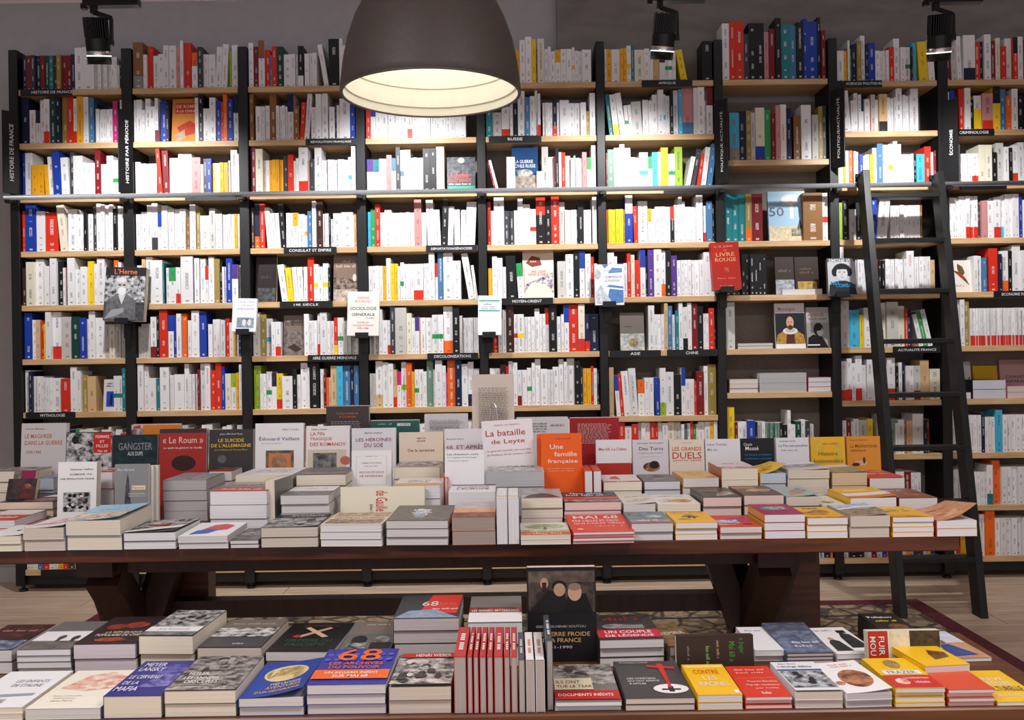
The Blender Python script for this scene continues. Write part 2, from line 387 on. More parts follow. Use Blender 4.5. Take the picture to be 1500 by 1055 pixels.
part(MB().box(xa, xb, 2.97, 3.03, z0, z1), 'stretcher', M_TABLE2, tab)
# low front table
BZ, BY0, BY1, BX0, BX1 = .58, 1.79, 2.28, -1.32, 1.05
ben = tag(empty('low_table', (0, 2.1, 0)), 'low brown wooden table in the foreground carrying rows of books', 'table')
part(MB().box(BX0, BX1, BY0, BY1, BZ-.035, BZ), 'table_top', M_BENCH, ben, bevel=.003)
for x in (BX0+.08, BX1-.08):
    for y in (BY0+.07, BY1-.07):
        part(MB().box(x-.035, x+.035, y-.035, y+.035, .0095, BZ-.0355), 'leg', M_BENCH, ben, bevel=.002)
part(MB().box(BX0+.115, BX1-.115, BY0+.06, BY0+.085, BZ-.1, BZ-.0355), 'apron', M_BENCH, ben)

# ---------------------------------------------------------------- pendant lamp
LD = 2.95; lx = -113*LD/F; lR = .2755; lz = 2.058
lamp = tag(empty('pendant_lamp', (lx, LD, lz)), 'large taupe bell pendant lamp with lit cream interior above the table', 'lamp')
prof = [(lR, 0), (.2735, .03), (.266, .09), (.252, .16), (.230, .225), (.205, .275), (.170, .325), (.12, .365), (.05, .39), (.032, .40)]
sh = MB().lathe([(lR-.004, -.002)]+[(lR+.0005, .001)]+prof[1:], 72).build('shade', M_SHADE, lamp, smooth=True)
MB().lathe([(lR, .0005), (lR, -.003), (lR-.009, -.003), (lR-.009, .0005)], 72).build('rim', M_SHADE, lamp)
inn = []
for i, (r, z) in enumerate(prof[:-1]):
    r -= .0055
    inn.append((r, z-.0015 if i == 0 else z-.004))
    if 1 <= i <= 5: inn.append((r-.006, z-.002))
inn.append((.005, .384))
MB().lathe(inn, 72).build('shade_lining', M_SHADE_IN, lamp, smooth=False)
MB().lathe([(.034, .395), (.034, .45), (.012, .465)], 24, cap=True).build('socket_cap', M_SHADE, lamp)
MB().tube([(0, 0, .46), (0, 0, SOF-lz-.02)], .004, 8).build('cable', M_SPOT, lamp)
MB().lathe([(.055, SOF-lz-.025), (.055, SOF-lz-.001)], 24, cap=True).build('ceiling_rose', M_SPOT, lamp)
def lmat(nm, col, s):
    m, nt, b = mat_new(nm); b.inputs['Emission Color'].default_value = col; b.inputs['Emission Strength'].default_value = s; return m
M_BULB = lmat('lit_bulb', (1, .95, .85, 1), 1.3)
MB().lathe([(.012, .378), (.03, .35), (.042, .315), (.036, .285), (.012, .268)], 20, cap=True).build('bulb', M_BULB, lamp, smooth=True)
pl = bpy.data.lights.new('bulb_light', 'POINT'); pl.energy = LAMP_W; pl.color = (1, .96, .88); pl.shadow_soft_size = .06
po = bpy.data.objects.new('bulb_light', pl); COL.objects.link(po); po.parent = lamp; po.location = (0, 0, .20)

# ---------------------------------------------------------------- ceiling spotlights
SPY = 4.45
AIM = [(225, 400), (600, 390), (880, 390), (1340, 390)]
LBL = ['black track spotlight above the leftmost bays of dark history volumes', 'black track spotlight hidden behind the pendant lamp shade',
       'black track spotlight over the middle bays right of the pendant lamp', 'black track spotlight above the ladder at far right']
def spotlight(px, py, aim, lab):
    c = at(px, py, SPY)                                 # centre of the cylinder
    t = at(aim[0], aim[1], D)
    s = tag(empty('track_spotlight', c), lab, 'spotlight', 'ceiling track spotlights')
    d = Vector(((t.x-c.x)*.35, .30, -1)).normalized()
    M = Vector((0, 0, -1)).rotation_difference(d).to_matrix().to_4x4()
    R = .053
    MB().lathe([(R*.95, .02), (R, .015), (R, -.04)], 28, M, cap=True).build('body', M_SPOT, s)
    for k in range(14):
        x = -R*.92+k*R*1.84/13; w = math.sqrt(max(R*R-x*x, 1e-5))*.97
        MB().box(x-.0016, x+.0016, -w, w, .02, .105+.004*math.sin(k*2.1), M=M).build('cooling_fin', M_SPOT, s)
    MB().lathe([(R*1.0, -.04), (R*.97, -.045), (R*.97, -.058), (R*1.0, -.062)], 40, M).build('trim_ring', M_CHROME, s, smooth=True)
    MB().lathe([(R*1.012, -.058), (R*1.012, -.063)], 40, M).build('glow_ring', M_RING, s, smooth=True)
    MB().lathe([(R, -.062), (R*.98, -.098), (R*.86, -.098), (R*.80, -.07)], 40, M).build('bezel', M_SPOT, s, smooth=True)
    MB().lathe([(R*.80, -.071), (.001, -.071)], 32, M).build('lens', M_LENS, s)
    pv = M @ Vector((R+.012, 0, .0)); ez = SOF-c.z-.05
    MB().bar(pv+Vector((-.014, 0, 0)), pv+Vector((.006, 0, 0)), .03, .03).bar(pv, (pv.x, pv.y, .112), .010, .022).bar((pv.x, pv.y, .110), (-.015, 0, .138), .010, .022).bar((-.015, 0, .13), (-.015, 0, .165), .026, .026).build('arm', M_SPOT, s)
    MB().box(-.06, .195, -.022, .022, .163, .195).box(-.072, -.05, -.014, .014, .152, .176).box(-.02, .16, -.016, .016, .195, SOF-c.z-.0225).build('track_adapter', M_SPOT, s)
    l = bpy.data.lights.new('spot_beam', 'SPOT'); l.energy = SPOT_W; l.spot_size = math.radians(104); l.spot_blend = .75; l.shadow_soft_size = .03; l.color = (.97, .98, 1.0)
    lo = bpy.data.objects.new('spot_beam', l); COL.objects.link(lo); lo.parent = s
    p = M @ Vector((0, 0, -.102)); lo.location = p
    lo.rotation_euler = (t-(c+p)).to_track_quat('-Z', 'Y').to_euler()
M_RING = lmat('lit_ring', (.9, .94, 1, 1), 1.6)
M_LENS = lmat('lit_lens', (.95, .97, 1, 1), 12)
for (px, py), a, lb in zip(((143, 62), (560, 58), (972, 55), (1376, 57)), AIM, LBL): spotlight(px, py, a, lb)
tag(MB().box(-3.2, 3.2, SPY-.018, SPY+.018, SOF-.021, SOF-.001).build('lighting_track', M_SPOT), 'long black lighting track on the ceiling holding the spotlights', 'lighting track')

# ---------------------------------------------------------------- category signs
def shelf_sign(x0, x1, bay, row, txt, lab, tx=None):
    z = ZU(shelf_yu(bay, row)); xa, xb = at(x0, 527.5-ROWS[row], D-.004).x, at(x1, 527.5-ROWS[row], D-.004).x
    s = tag(empty('shelf_label', ((xa+xb)/2, D-.004, z-.014)), lab, 'shelf label', 'black shelf labels')
    w = xb-xa
    MB().box(-w/2, w/2, -.0035, .0035, -.021, .016).build('strip', M_SIGN, s)
    if txt:
        tw = min(w*.8, len(txt)*.0135)
        lettering('lettering', txt, Matrix.Translation((tx*w if tx else 0, -.0045, -.002)) @ Matrix.Rotation(math.pi/2, 4, 'X'), tw, .0155, M_WHITE, s)
for a in ((30, 105, 0, 0, 'HISTOIRE DE FRANCE', 'black shelf label with white lettering under dark volumes, top left shelf', .12),
          (38, 110, 0, 6, 'MYTHOLOGIE', 'black shelf label reading MYTHOLOGIE in the leftmost bay', .05),
          (448, 522, 2, 1, 'RÉVOLUTION FRANÇAISE', 'black shelf label reading RÉVOLUTION FRANÇAISE left of the lamp rim'),
          (271, 346, 1, 2, '', 'black blank shelf label under the steel rail in the second bay'),
          (416, 493, 2, 3, 'CONSULAT ET EMPIRE', 'black shelf label reading CONSULAT ET EMPIRE in the third bay'),
          (410, 487, 2, 4, '19E SIÈCLE', 'black shelf label reading 19E SIÈCLE in the third bay'),
          (451, 530, 2, 5, '1ERE GUERRE MONDIALE', 'black shelf label reading 1ERE GUERRE MONDIALE in the third bay'),
          (624, 699, 3, 3, 'DÉPORTATION/GÉNOCIDES', 'black shelf label reading DÉPORTATION/GÉNOCIDES in the fourth bay'),
          (626, 700, 3, 5, 'DECOLONISATIONS', 'black shelf label reading DECOLONISATIONS in the fourth bay'),
          (716, 793, 4, 1, 'RUSSIE', 'black shelf label reading RUSSIE right of the lamp rim'),
          (734, 810, 4, 4, 'MOYEN-ORIENT', 'black shelf label reading MOYEN-ORIENT in the fifth bay'),
          (940, 1014, 5, 0, 'AFRIQUE', 'black shelf label reading AFRIQUE on the top shelf'),
          (893, 968, 5, 5, 'ASIE', 'black shelf label reading ASIE in the sixth bay'),
          (977, 1050, 5, 5, 'CHINE', 'black shelf label reading CHINE in the sixth bay'),
          (972, 1047, 5, 2, '', 'black blank shelf label under the steel rail in the sixth bay'),
          (1226, 1292, 7, 0, 'SCIENCES POLITIQUES', 'black shelf label reading SCIENCES POLITIQUES on the top shelf', .1),
          (1402, 1456, 8, 1, 'CRIMINOLOGIE', 'black shelf label reading CRIMINOLOGIE at the far right', -.05),
          (1406, 1474, 8, 2, '', 'black blank shelf label under the steel rail at the far right'),
          (1456, 1530, 8, 4, 'ECONOMIE PAR AUTEUR', 'black shelf label beginning ECONOMIE PAR at the right edge', .05),
          (1308, 1378, 7, 5, 'ACTUALITÉ FRANCE', 'black shelf label reading ACTUALITÉ FRANCE behind the ladder'),
          (60, 132, 0, 9, '', 'black blank shelf label on the lowest shelf, leftmost bay')): shelf_sign(*a)
def blade(x0, x1, y0, y1, post, txt, lab, ang, dx=0):
    z0, z1 = at(x0, y1, D-.05).z, at(x0, y0, D-.05).z; xm = at((x0+x1)/2, (y0+y1)/2, D-.05).x
    w = .085; M = Matrix.Translation((xm, D-.048, (z0+z1)/2)) @ Matrix.Rotation(ang, 4, 'Z')
    s = tag(empty('aisle_sign', mat=M), lab, 'sign', 'tall vertical black category signs')
    h = z1-z0
    MB().box(-w/2, w/2, -.004, .004, -h/2, h/2).build('panel', M_SIGN, s, bevel=.002)
    lettering('lettering', txt, Matrix.Translation((0.004, -.0052, 0)) @ Matrix.Rotation(math.pi/2, 4, 'X') @ Matrix.Rotation(math.pi/2, 4, 'Z'), len(txt)*.0172, .022, M_WHITE, s)
A = math.radians(50)
blade(4, 26, 163, 284, 0, 'HISTOIRE DE FRANCE', 'vertical black sign HISTOIRE DE FRANCE at the left end of the bookcase', A)
blade(174, 193, 161, 283, 1, 'HISTOIRE PAR PÉRIODE', 'vertical black sign HISTOIRE PAR PÉRIODE between the first two bays', A)
blade(1048, 1066, 146, 270, 6, 'POLITIQUE ACTUALITÉ', 'vertical black sign POLITIQUE ACTUALITÉ left of the dim seventh bay', -A)
blade(1220, 1236, 130, 246, 7, 'POLITIQUE/ACTUALITÉ', 'vertical black sign POLITIQUE/ACTUALITÉ right of the dim seventh bay', -A*1.1)
blade(1383, 1402, 146, 272, 8, 'ÉCONOMIE', 'vertical black sign ÉCONOMIE at right beside the ladder top', -A)
# ---------------------------------------------------------------- books standing on the shelves
PAL = dict(w='eceaea', v='e6dfc9', a='c9c6c0', g='8d8c8a', d='3c3f44', k='17171a', r='d8321f', R='7e1a20', o='ee6a1e', y='f5cf24', Y='efac1a',
           b='1d3fa5', n='1a2342', s='45b4d8', t='1f7d84', e='2f9a55', E='17423a', l='9ab82e', u='8a5f33', U='43281f', p='5a3a8c', P='d12a80',
           m='cf8f8c', T='d8b483', G='6f9180', S='4a7ba6', O='a08a45')
CN = dict(w='white', v='ivory', a='pale grey', g='grey', d='charcoal', k='black', r='red', R='maroon', o='orange', y='yellow', Y='golden yellow',
          b='blue', n='navy', s='sky blue', t='teal', e='green', E='dark green', l='lime green', u='brown', U='dark brown', p='purple', P='magenta',
          m='dusty pink', T='tan', G='sage green', S='steel blue', O='olive')
import re
# one string per compartment: colour letter, width px, .height px, *n repeats, :c foot band, ^c head band, =c middle band, <deg / >deg lean, _n gap
SH = {
(0,0): '_3 n6.52 R7.52 d6.52 n7.52 R6.52 E6.52 t6.52 U7.52 O6.52 R7.52*2 n6.53 w12.62 w17.62 a5.48 w4.5.48*6 v4.36 n3.40',
(0,1): 'n10.70 _2 w8.50 w6.50^n w7.65 w8.65:r E8.68 n7.68 O8.70 r9.70 w5.66:r Y9.72 w7.68 S7.68 d3.60 w4.5.50*5 P7.62 k4.60 w3.63',
(0,2): 'b4.66 w10.66 Y8.48*2 Y4.48<3 w8.60<3 b10.67<3 w10.58<2 d6.66 w13.60 w5.50*3 R8.70 w8.48 w9.60 w10.53=e d4.50',
(0,3): 'r4.60 b16.70 w13.60 r19.58 v11.68<5 w14.62 w6.55 w5.55 k5.58 w7.55 d6.66 w7.70 w6.68*3 k6.62 w10.66',
(0,4): 'U5.55 v11.64 w11.68 w9.58 w9.70 k8.64 w3.55 R3.55 w10.70 w7.52 w9.56 y8.64 w4.60 w10.68 w8.55:r k4.60 o6.65 w4.62',
(0,5): 'b11.68 w6.58 T5.58 r6.56 y3.52 w8.70 w12.70:r a16.62 E11.62 b9.60 w3.58 w9.70 w12.60 a8.50 v8.50 a8.50 a6.50',  # last pale grey spines carry the shadow on them in their colour
(0,6): 'w7.62 n5.60 w6.53*2 w3.5.51*4 w14.50 r13.49 w9.66 w6.60 O8.54 T12.52 _24 w7.52=t w7.52=t t5.63',
(1,0): 'u14.68:g w5.50 r8.63 w7.49 w8.51 w7.63 w10.63 m6.60 w4.70 r10.68 _2 w8.52^o d7.60 w7.50 w10.50 w8.60>3 w8.64>3 l3.55 w9.64',
(1,1): 'w3.62 w8.63 w4.48 w8.65 w8.52 w5.64:R _2 b9.61 n4.58 _39 w5.64 k7.70 w9.48 w9.64 b7.60 r4.58 o6.70 b8.62 w8.68^n',
(1,2): 'w7.50 w5.47*5 r6.68<4 R9.66<2 w14.55 w7.60 w12.60 m13.55 w4.45 d5.53 b7.53 Y5.47 w7.46 Y6.47*2 w3.50 w10.66 w3.60',
(1,3): 'w7.53 w10.57 w7.66 w9.69:d w7.55^b w9.65 w9.60*3 u6.48 w9.66 O6.60 w15.50 a9.60 w10.52 w4.8.51*4 Y5.51 w3.51',
(1,4): 'w8.57 T5.66 w10.69 w15.64 t2.60 _2 w5.53 w11.53^e w7.53:r w18.70 b2.70 w7.66 w8.66 w5.55^r w8.68 O8.65 k4.60 w3.53*2 b9.65 w9.56^p w3.55',
(1,5): 'a5.46 a4.5.50*3 w9.60:R k4.62 r12.72 w8.62^b b5.62 w7.64 o7.64 _2 w5.54 w11.68 b10.66 _3 w6.48 w6.55*2 w7.54 r6.56 w6.50 Y3.50 w4.52 n4.50',
(1,6): 'w9.70 w6.65 w12.48 t6.47 w14.64 w4.52*2 w15.53 w7.70 w4.5.53*3 R3.60 w8.70*2 r8.58 r9.70 b5.63 v9.53 w8.53^l Y5.54 w4.66',
(2,0): 'w7.65 R7.60 w9.69^u r8.56 S3.47 r7.60 E10.59 w11.48 w6.48 w4.48 k8.60:w _2 w7.48 w5.5.49*2 _5 w7.63<9 k16.70 w5.70 w5.60 w6.55*2',
(2,1): 'u6.68 _3 w8.50 w5.50 w6.52 u10.70 w4.3.51*3 w3.50 w9.70^n u8.50 r6.56>4 w7.70>5 w7.48 w8.67 w9.71 _2 w8.48 n3.45 w4.50 w15.60 b7.50',
(2,2): 'R8.70 v10.66 w4.50*2 Y5.50*4 d7.56 r8.57 v3.48 w4.52 w13.68:r m3.48 d6.50 w10.69 w4.7.49*8 w5.53=s w6.68',
(2,3): 'U5.60 n8.66:o r8.66 w8.60<4 w7.52<4 w6.52<3 k8.66<4 w6.52 w5.52 w8.52^Y w10.50 w5.48=Y S8.54 w6.68 U10.70 w4.50 w6.50 k3.50 w4.42 w12.50 w20.52 T5.50',
(2,4): '_43 w9.55<7 y8.50<5 w7.51<4 w8.51<3 w5.51 r9.65 w6.55=y w7.51 w8.56=y k3.50 _39',
(2,5): 'a10.65 O9.62 w8.55=s w6.50 w8.50:r _33 w7.61 w4.51*3 w4.61:r w10.63 w5.50*2 r5.55:y w9.55=e a6.50 a5.50 a10.50',
(2,6): 'l10.64 w4.52*2 w8.55=e w7.53^n y9.52:r w15.48 k6.58 w5.50 w10.67 w3.60 k14.70 _2 w5.58 R4.50 o3.45 v3.45 T9.62 s9.62 S10.62 n6.62 S7.62',
(3,0): 'w8.60 w7.52*3 r6.58 w9.62 w5.50*4 n7.60 w8.50*3 k6.60 w7.55*4 Y6.50 w8.60*2',
(3,1): 'r7.52 w7.52^b w8.52 w9.52 w7.52*2 w7.52 w7.52 w7.52:r w7.52*2 w6.52*2 w7.52*2 w8.52 w7.52 w6.52 w7.52 w9.54 _14',
(3,2): 'w9.49^p w8.49^t w5.49*2 m7.55 w6.50^S d6.66 w5.62=S w9.62 w4.3.50*4 k10.63 k8.63 v11.66 _44',
(3,3): 's4.52 e7.56 r7.62 w6.50 w10.54 w10.50 w5.5.50*4 m10.70 w7.50 w10.68<2 w9.53<2 k8.68>3 w8.58>2 w4.53*2 w7.53>2 w7.64>3*2',
(3,4): 'w5.51*3 w5.51 Y5.51 w6.62 y5.54*2 w3.50 w5.56=e w4.7.53*3 w13.53:r w4.54*2 w8.69 w4.54^r S8.70 w13.71 w11.57 _3 w9.68<9 w4.50<7',
(3,5): 'a6.50 a8.50 w5.66 w7.50 w4.50:r d7.70 a16.68 v7.60 w5.53 w6.54^p T2.53 w7.53 w9.53 w9.57=e w7.57=e w13.70:o k10.68 a4.55 w3.8.52*6',
(3,6): 'a4.50*2 w10.68:T w8.66 w7.64 T5.55:r w6.52^P w7.66=l o8.65 Y4.52 w6.55=e w6.55 w5.52 G9.68 w3.55 w10.70 w5.60 P2.50 o11.70 n9.70 w9.62 w8.65:n w8.55',
(4,0): '_44 Y5.50 w8.64 w9.68 y6.64 u2.50 v10.65 w5.50 w4.53 w6.47 w8.49^Y w8.50*2 w4.52=y w5.47*2 w13.48 _5',
(4,1): 't9.40 a13.37 w12.45:r w4.50 k7.50 w10.68 S7.58 w7.60 w4.70 w4.63:r _3 w3.5.50*4 n6.56:r w4.50 w13.53 w8.49*3 O5.37 w8.63',
(4,2): '_2 R3.46<14 w4.46<14 _12 w13.49 _33 w8.28 a10.64 w9.49 R2.49 k5.60 w4.55 r6.55 w8.50 w5.46 w3.50 w6.46 w4.46 m7.55 w7.47^e w7.65',
(4,3): 'r5.64 w4.50 w14.70 d7.50*2 w5.51 w7.68 w10.60 w8.52=r k13.70^r k8.64 r11.70 a8.62 w4.50*4 k2.50 k8.60 w5.50*2 _2 w6.70',
(4,4): 'Y6.45 w7.62 w8.60 w5.47 k14.63<2 w9.52^e<4 _48 a12.54 w11.64 k9.70 w8.70^b w8.64 r5.60 w5.50',
(4,5): 'U6.50 r7.50 a6.50 w5.63 U11.70 w5.56=r w9.56=y w5.52*3 w7.64 w4.56*2 w5.65^r k11.70 w6.52 w4.55 w7.70^b r13.70 v9.70:r n7.55:r n12.55',
(4,6): 'w8.55*2 U8.60 r4.58 w6.65 w7.63 w6.52:R w8.52 w7.55=e w5.63 w8.68 w10.53 w4.52*2 w9.56 w7.67 w5.63 w11.70 k8.64 n4.55 Y6.53*2 r4.56=e w5.53 k3.50',
(5,0): 'w3.49 Y7.49 w12.49 Y4.5.49*2 w6.53=y t5.54 v14.47 w7.49 w5.45 T9.40 w8.45^n w5.45=e*2 w5.45 y9.47<10 _20 k14.58',
(5,1): 't6.62<6 w9.60:y<6 w9.62<7 w6.45=e<4 w5.45<4 a15.50<3 w9.52 w6.50 w8.60 w9.66 w4.60=s w6.58 k5.66 w8.66 s6.66 m17.70:S w6.68 w11.70 w3.50 w10.68^R',
(5,2): 'R2.53 G9.58 w8.60 w7.66 v8.60 w6.46*2 w12.53=s w6.47^e s8.54 w4.54 y10.60 w9.50=e l11.61 _3 w6.46>12 d7.58>11 r5.50>9 w7.60>8 S7.64>7 _3',
(5,3): 'o2.50 y5.50*4 O3.50 b10.70^w r6.54<2 w13.62 w5.50^Y w5.50 w7.53*3 k5.53^r w6.56 w5.68 w4.60 w3.7.52*4 w9.70 w5.54:r S8.60 k3.55',
(5,4): 'w9.66 w4.60 b3.50 b5.50 w5.50 r5.64 v5.62 r7.54 w7.70^b k3.60 p8.70 w10.71 w6.68:o k7.70 p8.60 w4.6.53*5 w6.53*2 w10.64 w5.50',
(5,5): '_14 _44 w9.66 w4.7.53*3 T5.70 S7.65 w4.52 t5.58 w6.70 w7.63:k w6.69 R9.68 k8.64 w4.53*2 r8.61 k2.50',
(5,6): 'T7.72 w6.60^b<4 r5.62<4 w10.66<4 w11.70<3 w10.53^o w7.56*2 b7.56<2 w9.70:l w12.64 k11.60 w6.70^b w7.53*2 r3.50 R11.64 w6.72 O13.74',
(6,0): 'w10.84 r8.86 r12.86 d7.68 k11.84*2 m7.72 R8.75 k8.90 t13.82 S9.80 k10.84 b6.90 b14.86 k5.92 R6.72',
(6,1): 'R8.72 s14.70:g n10.73 O7.73 a6.70 _1 v13.78:b e9.75 R6.68 m7.80 w9.82 n7.76 _3 u10.65 w14.80 _2 a9.66 O6.78 d6.80',
(6,3): 't11.70 t10.70 t9.70 O9.70:o R16.70 _58 u28.72 w8.70=r',
(6,4): 'U8.55 U7.55 k5.6.60*7',
(6,5): 'a12.70',
(6,7): 'y11.72 R4.50 w7.50*2 b11.52 k4.50 a6.50 w5.50 G3.5.48*6 k6.48 k6.45 w5.66 w7.45 E8.50 w7.52 d6.50 a6.45',
(7,0): 'w9.46 Y4.46 u2.50 w3.62 e2.50 n6.56 O6.60 w6.69 n4.56 b9.58 w6.46 w3.8.46*3 r7.51 w8.64 w6.50 w8.51=e k2.50 s6.57 y12.58<3 w8.60<3',
(7,1): 'w13.60<4 w5.46 w5.58 w4.55 w4.50^n w7.48 r2.48 a6.55 w4.48 T11.55:k w3.50*4 w8.68 w3.53*4 w10.68',
(7,2): 'w7.45 Y3.45 w6.52 o5.52 w3.50 w5.50:t b5.45 w3.43 w6.45 Y5.45 w6.55 S8.61 w8.60 w6.60=Y w6.64 w6.60 w4.45*4 k4.44 s12.45 r9.56 w4.48 R3.50',
(7,3): 'l4.55 k9.60 a9.45 k7.55 b5.50 k7.60 b8.62 w14.65>6 w5.5.50*7 u3.50',
(7,4): 'w5.70 a6.50 w6.50*3 w4.50*4 r6.50 k4.48*2 w4.2.50*7 w10.62 w5.53*4 T6.48',
(7,5): 'a11.70 s13.55 y6.48 w10.58 w8.50:r v6.65*2 a15.66 v9.60 r4.56 n5.55 _5 w6.48<12 e6.52<12 w6.55<12',
(7,6): 'w8.58:r w7.62:r w5.55 w9.66:r w6.52 w9.60 w9.50 r6.48 v5.50 w11.62:r k4.50 w5.55 n4.55 w6.50*2 a9.50:R T12.58 v14.45',
(7,7): 'w6.50 R7.52 w4.48 w8.52:r a12.50 y8.52 _8 w6.45 w9.58=e u5.48 G5.50 w5.45 w9.50 u4.48 T9.48 w16.58 k4.50 R4.50',
(7,8): 'k3.50 w5.50 w9.50 w7.45 Y4.48 w5.45 w7.48 w8.50 k6.52 S12.52 w8.50*3 R11.50 w5.48*3',
(7,9): 'w8.50 k12.48 k10.50 w5.50*2 R8.50 w9.50 b6.50 o6.50 r7.48 w5.50*3 Y6.50 w7.50 d12.50 w6.50 y5.50 b6.50',
(8,0): 'R6.58 a9.66<2 w7.66<2 w17.66:n r9.57 n5.58 w10.67 R7.58 v7.62 r8.49 w10.62 r7.62^k w8.63 R10.60 w9.55*3',
(8,1): 'w4.58 b6.60 k5.55 r7.62 w8.62 k6.46 y10.52^w m14.54:r y10.65^k S7.60 o7.50 w8.60 k8.50 n8.55 w8.50*3',
(8,2): 'w4.58*4 w4.45*4 w8.45:r v9.57*2 k6.46 a10.60 w6.54 k4.52 w8.56:r w8.60 w8.50*4',
(8,3): 'w4.5.60*3 w4.62*2 w5.7.62:r*3 d4.50 m7.55 w10.55 w9.60:r w5.62:s w4.4.64*4 b4.60 w7.55*5',
(8,4): '_31 w6.53*2 S6.50 R4.52 r12.64 n4.55 w10.60:o k5.60 w11.68 w5.60 w7.55*5',
(8,5): 'r6.70 w6.68*2 O7.66 w2.8.55:r*26 w8.50*3',
(8,7): 'w5.3.62*3 o7.60 w5.55*4 n5.58 w4.52 w6.52*2 s10.62 w7.55*6',
(8,8): 'w4.7.52*3 w6.55:r w10.62 w5.48*4 w9.58:t o12.64 w8.55*6',
(8,9): 'w3.50 k6.52:r Y10.60 v7.48*3 w7.60 o14.68 w8.55*6'}
rr = random.Random(11)
for bay in range(9):
    for row in (7, 8, 9):
        if (bay, row) not in SH:
            SH[(bay, row)] = ' '.join(rr.choice('wwwwwwwvvaakrbnoYSed')+'%d.%d' % (rr.randint(4, 11), rr.randint(46, 58)) for _ in range(24))
TOK = re.compile(r'^([a-zA-Z])([\d.]+?)\.(\d\d)((?:[:^=][a-zA-Z])?)((?:[<>]\d+)?)((?:\*\d+)?)((?:[:^=][a-zA-Z])?)$')
BOOKS = []
def spread(seq):                                   # room for leaning books, so that neighbours do not cross
    out = []; prev = None
    for q in seq+[None]:
        if q is not None and q[0] == '_': out.append(q); prev = ('_', q[1]); continue
        a0 = math.tan(math.radians(prev[4])) if prev and prev[0] != '_' else 0.0
        a1 = math.tan(math.radians(q[4])) if q else 0.0
        h = min(prev[2] if prev and prev[0] != '_' else 99, q[2] if q else 99)
        g = max(0.0, h*(a0-a1)) if h < 99 else 0.0
        if prev and prev[0] == '_': g = max(0.0, g-prev[1])
        if g > .2: out.append(('_', g))
        if q is not None: out.append(q); prev = q
    return out
for (bay, row), s in SH.items():
    yu = shelf_yu(bay, row); xa, xb = BAY[bay]; seq = []
    for t in s.split():
        if t[0] == '_': seq.append(('_', float(t[1:]))); continue
        m = TOK.match(t); assert m, (bay, row, t)
        band = m.group(4) or m.group(7); lean = m.group(5); n = int(m.group(6)[1:]) if m.group(6) else 1
        la = (float(lean[1:])*(-1 if lean[0] == '<' else 1)) if lean else 0.0
        for _ in range(n): seq.append((m.group(1), float(m.group(2)), float(m.group(3)), band, la))
    rd = random.Random(bay*31+row)
    seq = spread(seq); tot = sum(q[1] for q in seq); room = xb-xa-1.5
    if tot > room:
        if row >= 7 and (bay < 6 or bay == 8 or bay == 7) and tot > room*1.25:
            while sum(q[1] for q in seq) > room: seq.pop()
            k = 1.0
        else: k = room/tot
    else: k = min(1.0, room/tot)
    if tot < room and row < 7: k = min(room/tot, 1.12)
    x = xa+.8; k_i = 0
    for q in seq:
        if q[0] == '_': x += q[1]*k; continue
        k_i += 1; w = q[1]*k
        hmax = 74 if row else 95
        if bay == 6 and row < 2: hmax = 95
        up = 95 if (row == 0) else ((shelf_yu(bay, row-1) or 249)-yu-SH_T*F/D)
        if bay == 6 and row == 1: up = 110
        h = min(q[2], up-1.5)
        BOOKS.append(dict(c=q[0], x=x, w=w-.25, h=h, band=q[3], lean=q[4], bay=bay, row=row, i=k_i, yu=yu, d=rd.uniform(.125, .165), inset=rd.uniform(.006, .03), j=rd.uniform(.93, 1.05)))
        x += w
def book_geo(b, idx):
    """verts (local, base-left-front origin), faces, face colours, text colours, uv per loop"""
    W, H, DP = b['w']*D/F, b['h']*D/F, b['d']
    c = tuple(min(1, q*b['j']) for q in hx(PAL[b['c']])[:3])+(1,)
    lum = .3*c[0]+.6*c[1]+.1*c[2]
    rd = random.Random(idx); tx = hx(rd.choice(['35353a', '35353a', '55565a', 'a83228', '2a3a6a'])) if lum > .35 else hx('e8e6e0')
    pg = hx('d9d4c6')
    zs = [(0, H, c)]
    if b['band']:
        k, bc = b['band'][0], hx(PAL[b['band'][1]])
        zs = {':': [(0, H*.27, bc), (H*.27, H, c)], '^': [(0, H*.62, c), (H*.62, H, bc)], '=': [(0, H*.38, c), (H*.38, H*.5, bc), (H*.5, H, c)]}[k]
    v, f, cc, tt, uv = [], [], [], [], []
    def q(p, col, t, u):
        n = len(v); v.extend(p); f.append((n, n+1, n+2, n+3)); cc.append(col); tt.append(t); uv.extend(u)
    Z = ((-1, -1),)*4
    for a, e, col in zs:
        q([(0, 0, a), (W, 0, a), (W, 0, e), (0, 0, e)], col, tx, [(idx, a/H), (idx+.999, a/H), (idx+.999, e/H), (idx, e/H)])
    q([(W, 0, 0), (W, DP, 0), (W, DP, H), (W, 0, H)], c, c, Z)
    q([(0, DP, 0), (0, 0, 0), (0, 0, H), (0, DP, H)], c, c, Z)
    q([(W, DP, 0), (0, DP, 0), (0, DP, H), (W, DP, H)], pg, pg, Z)
    q([(0, 0, H), (W, 0, H), (W, DP, H), (0, DP, H)], pg, pg, Z)
    q([(0, DP, 0), (W, DP, 0), (W, 0, 0), (0, 0, 0)], pg, pg, Z)
    return v, f, cc, tt, uv
def book_mat(b):
    x0 = XU(b['x']); z = ZU(b['yu']); W = b['w']*D/F
    a = math.radians(b['lean'])
    M = Matrix.Translation((x0, D+b['inset'], z+.0004))
    if a > 0: M = M @ Matrix.Translation((W, 0, 0)) @ Matrix.Rotation(a, 4, 'Y') @ Matrix.Translation((-W, 0, 0))
    elif a < 0: M = M @ Matrix.Rotation(a, 4, 'Y')
    return M
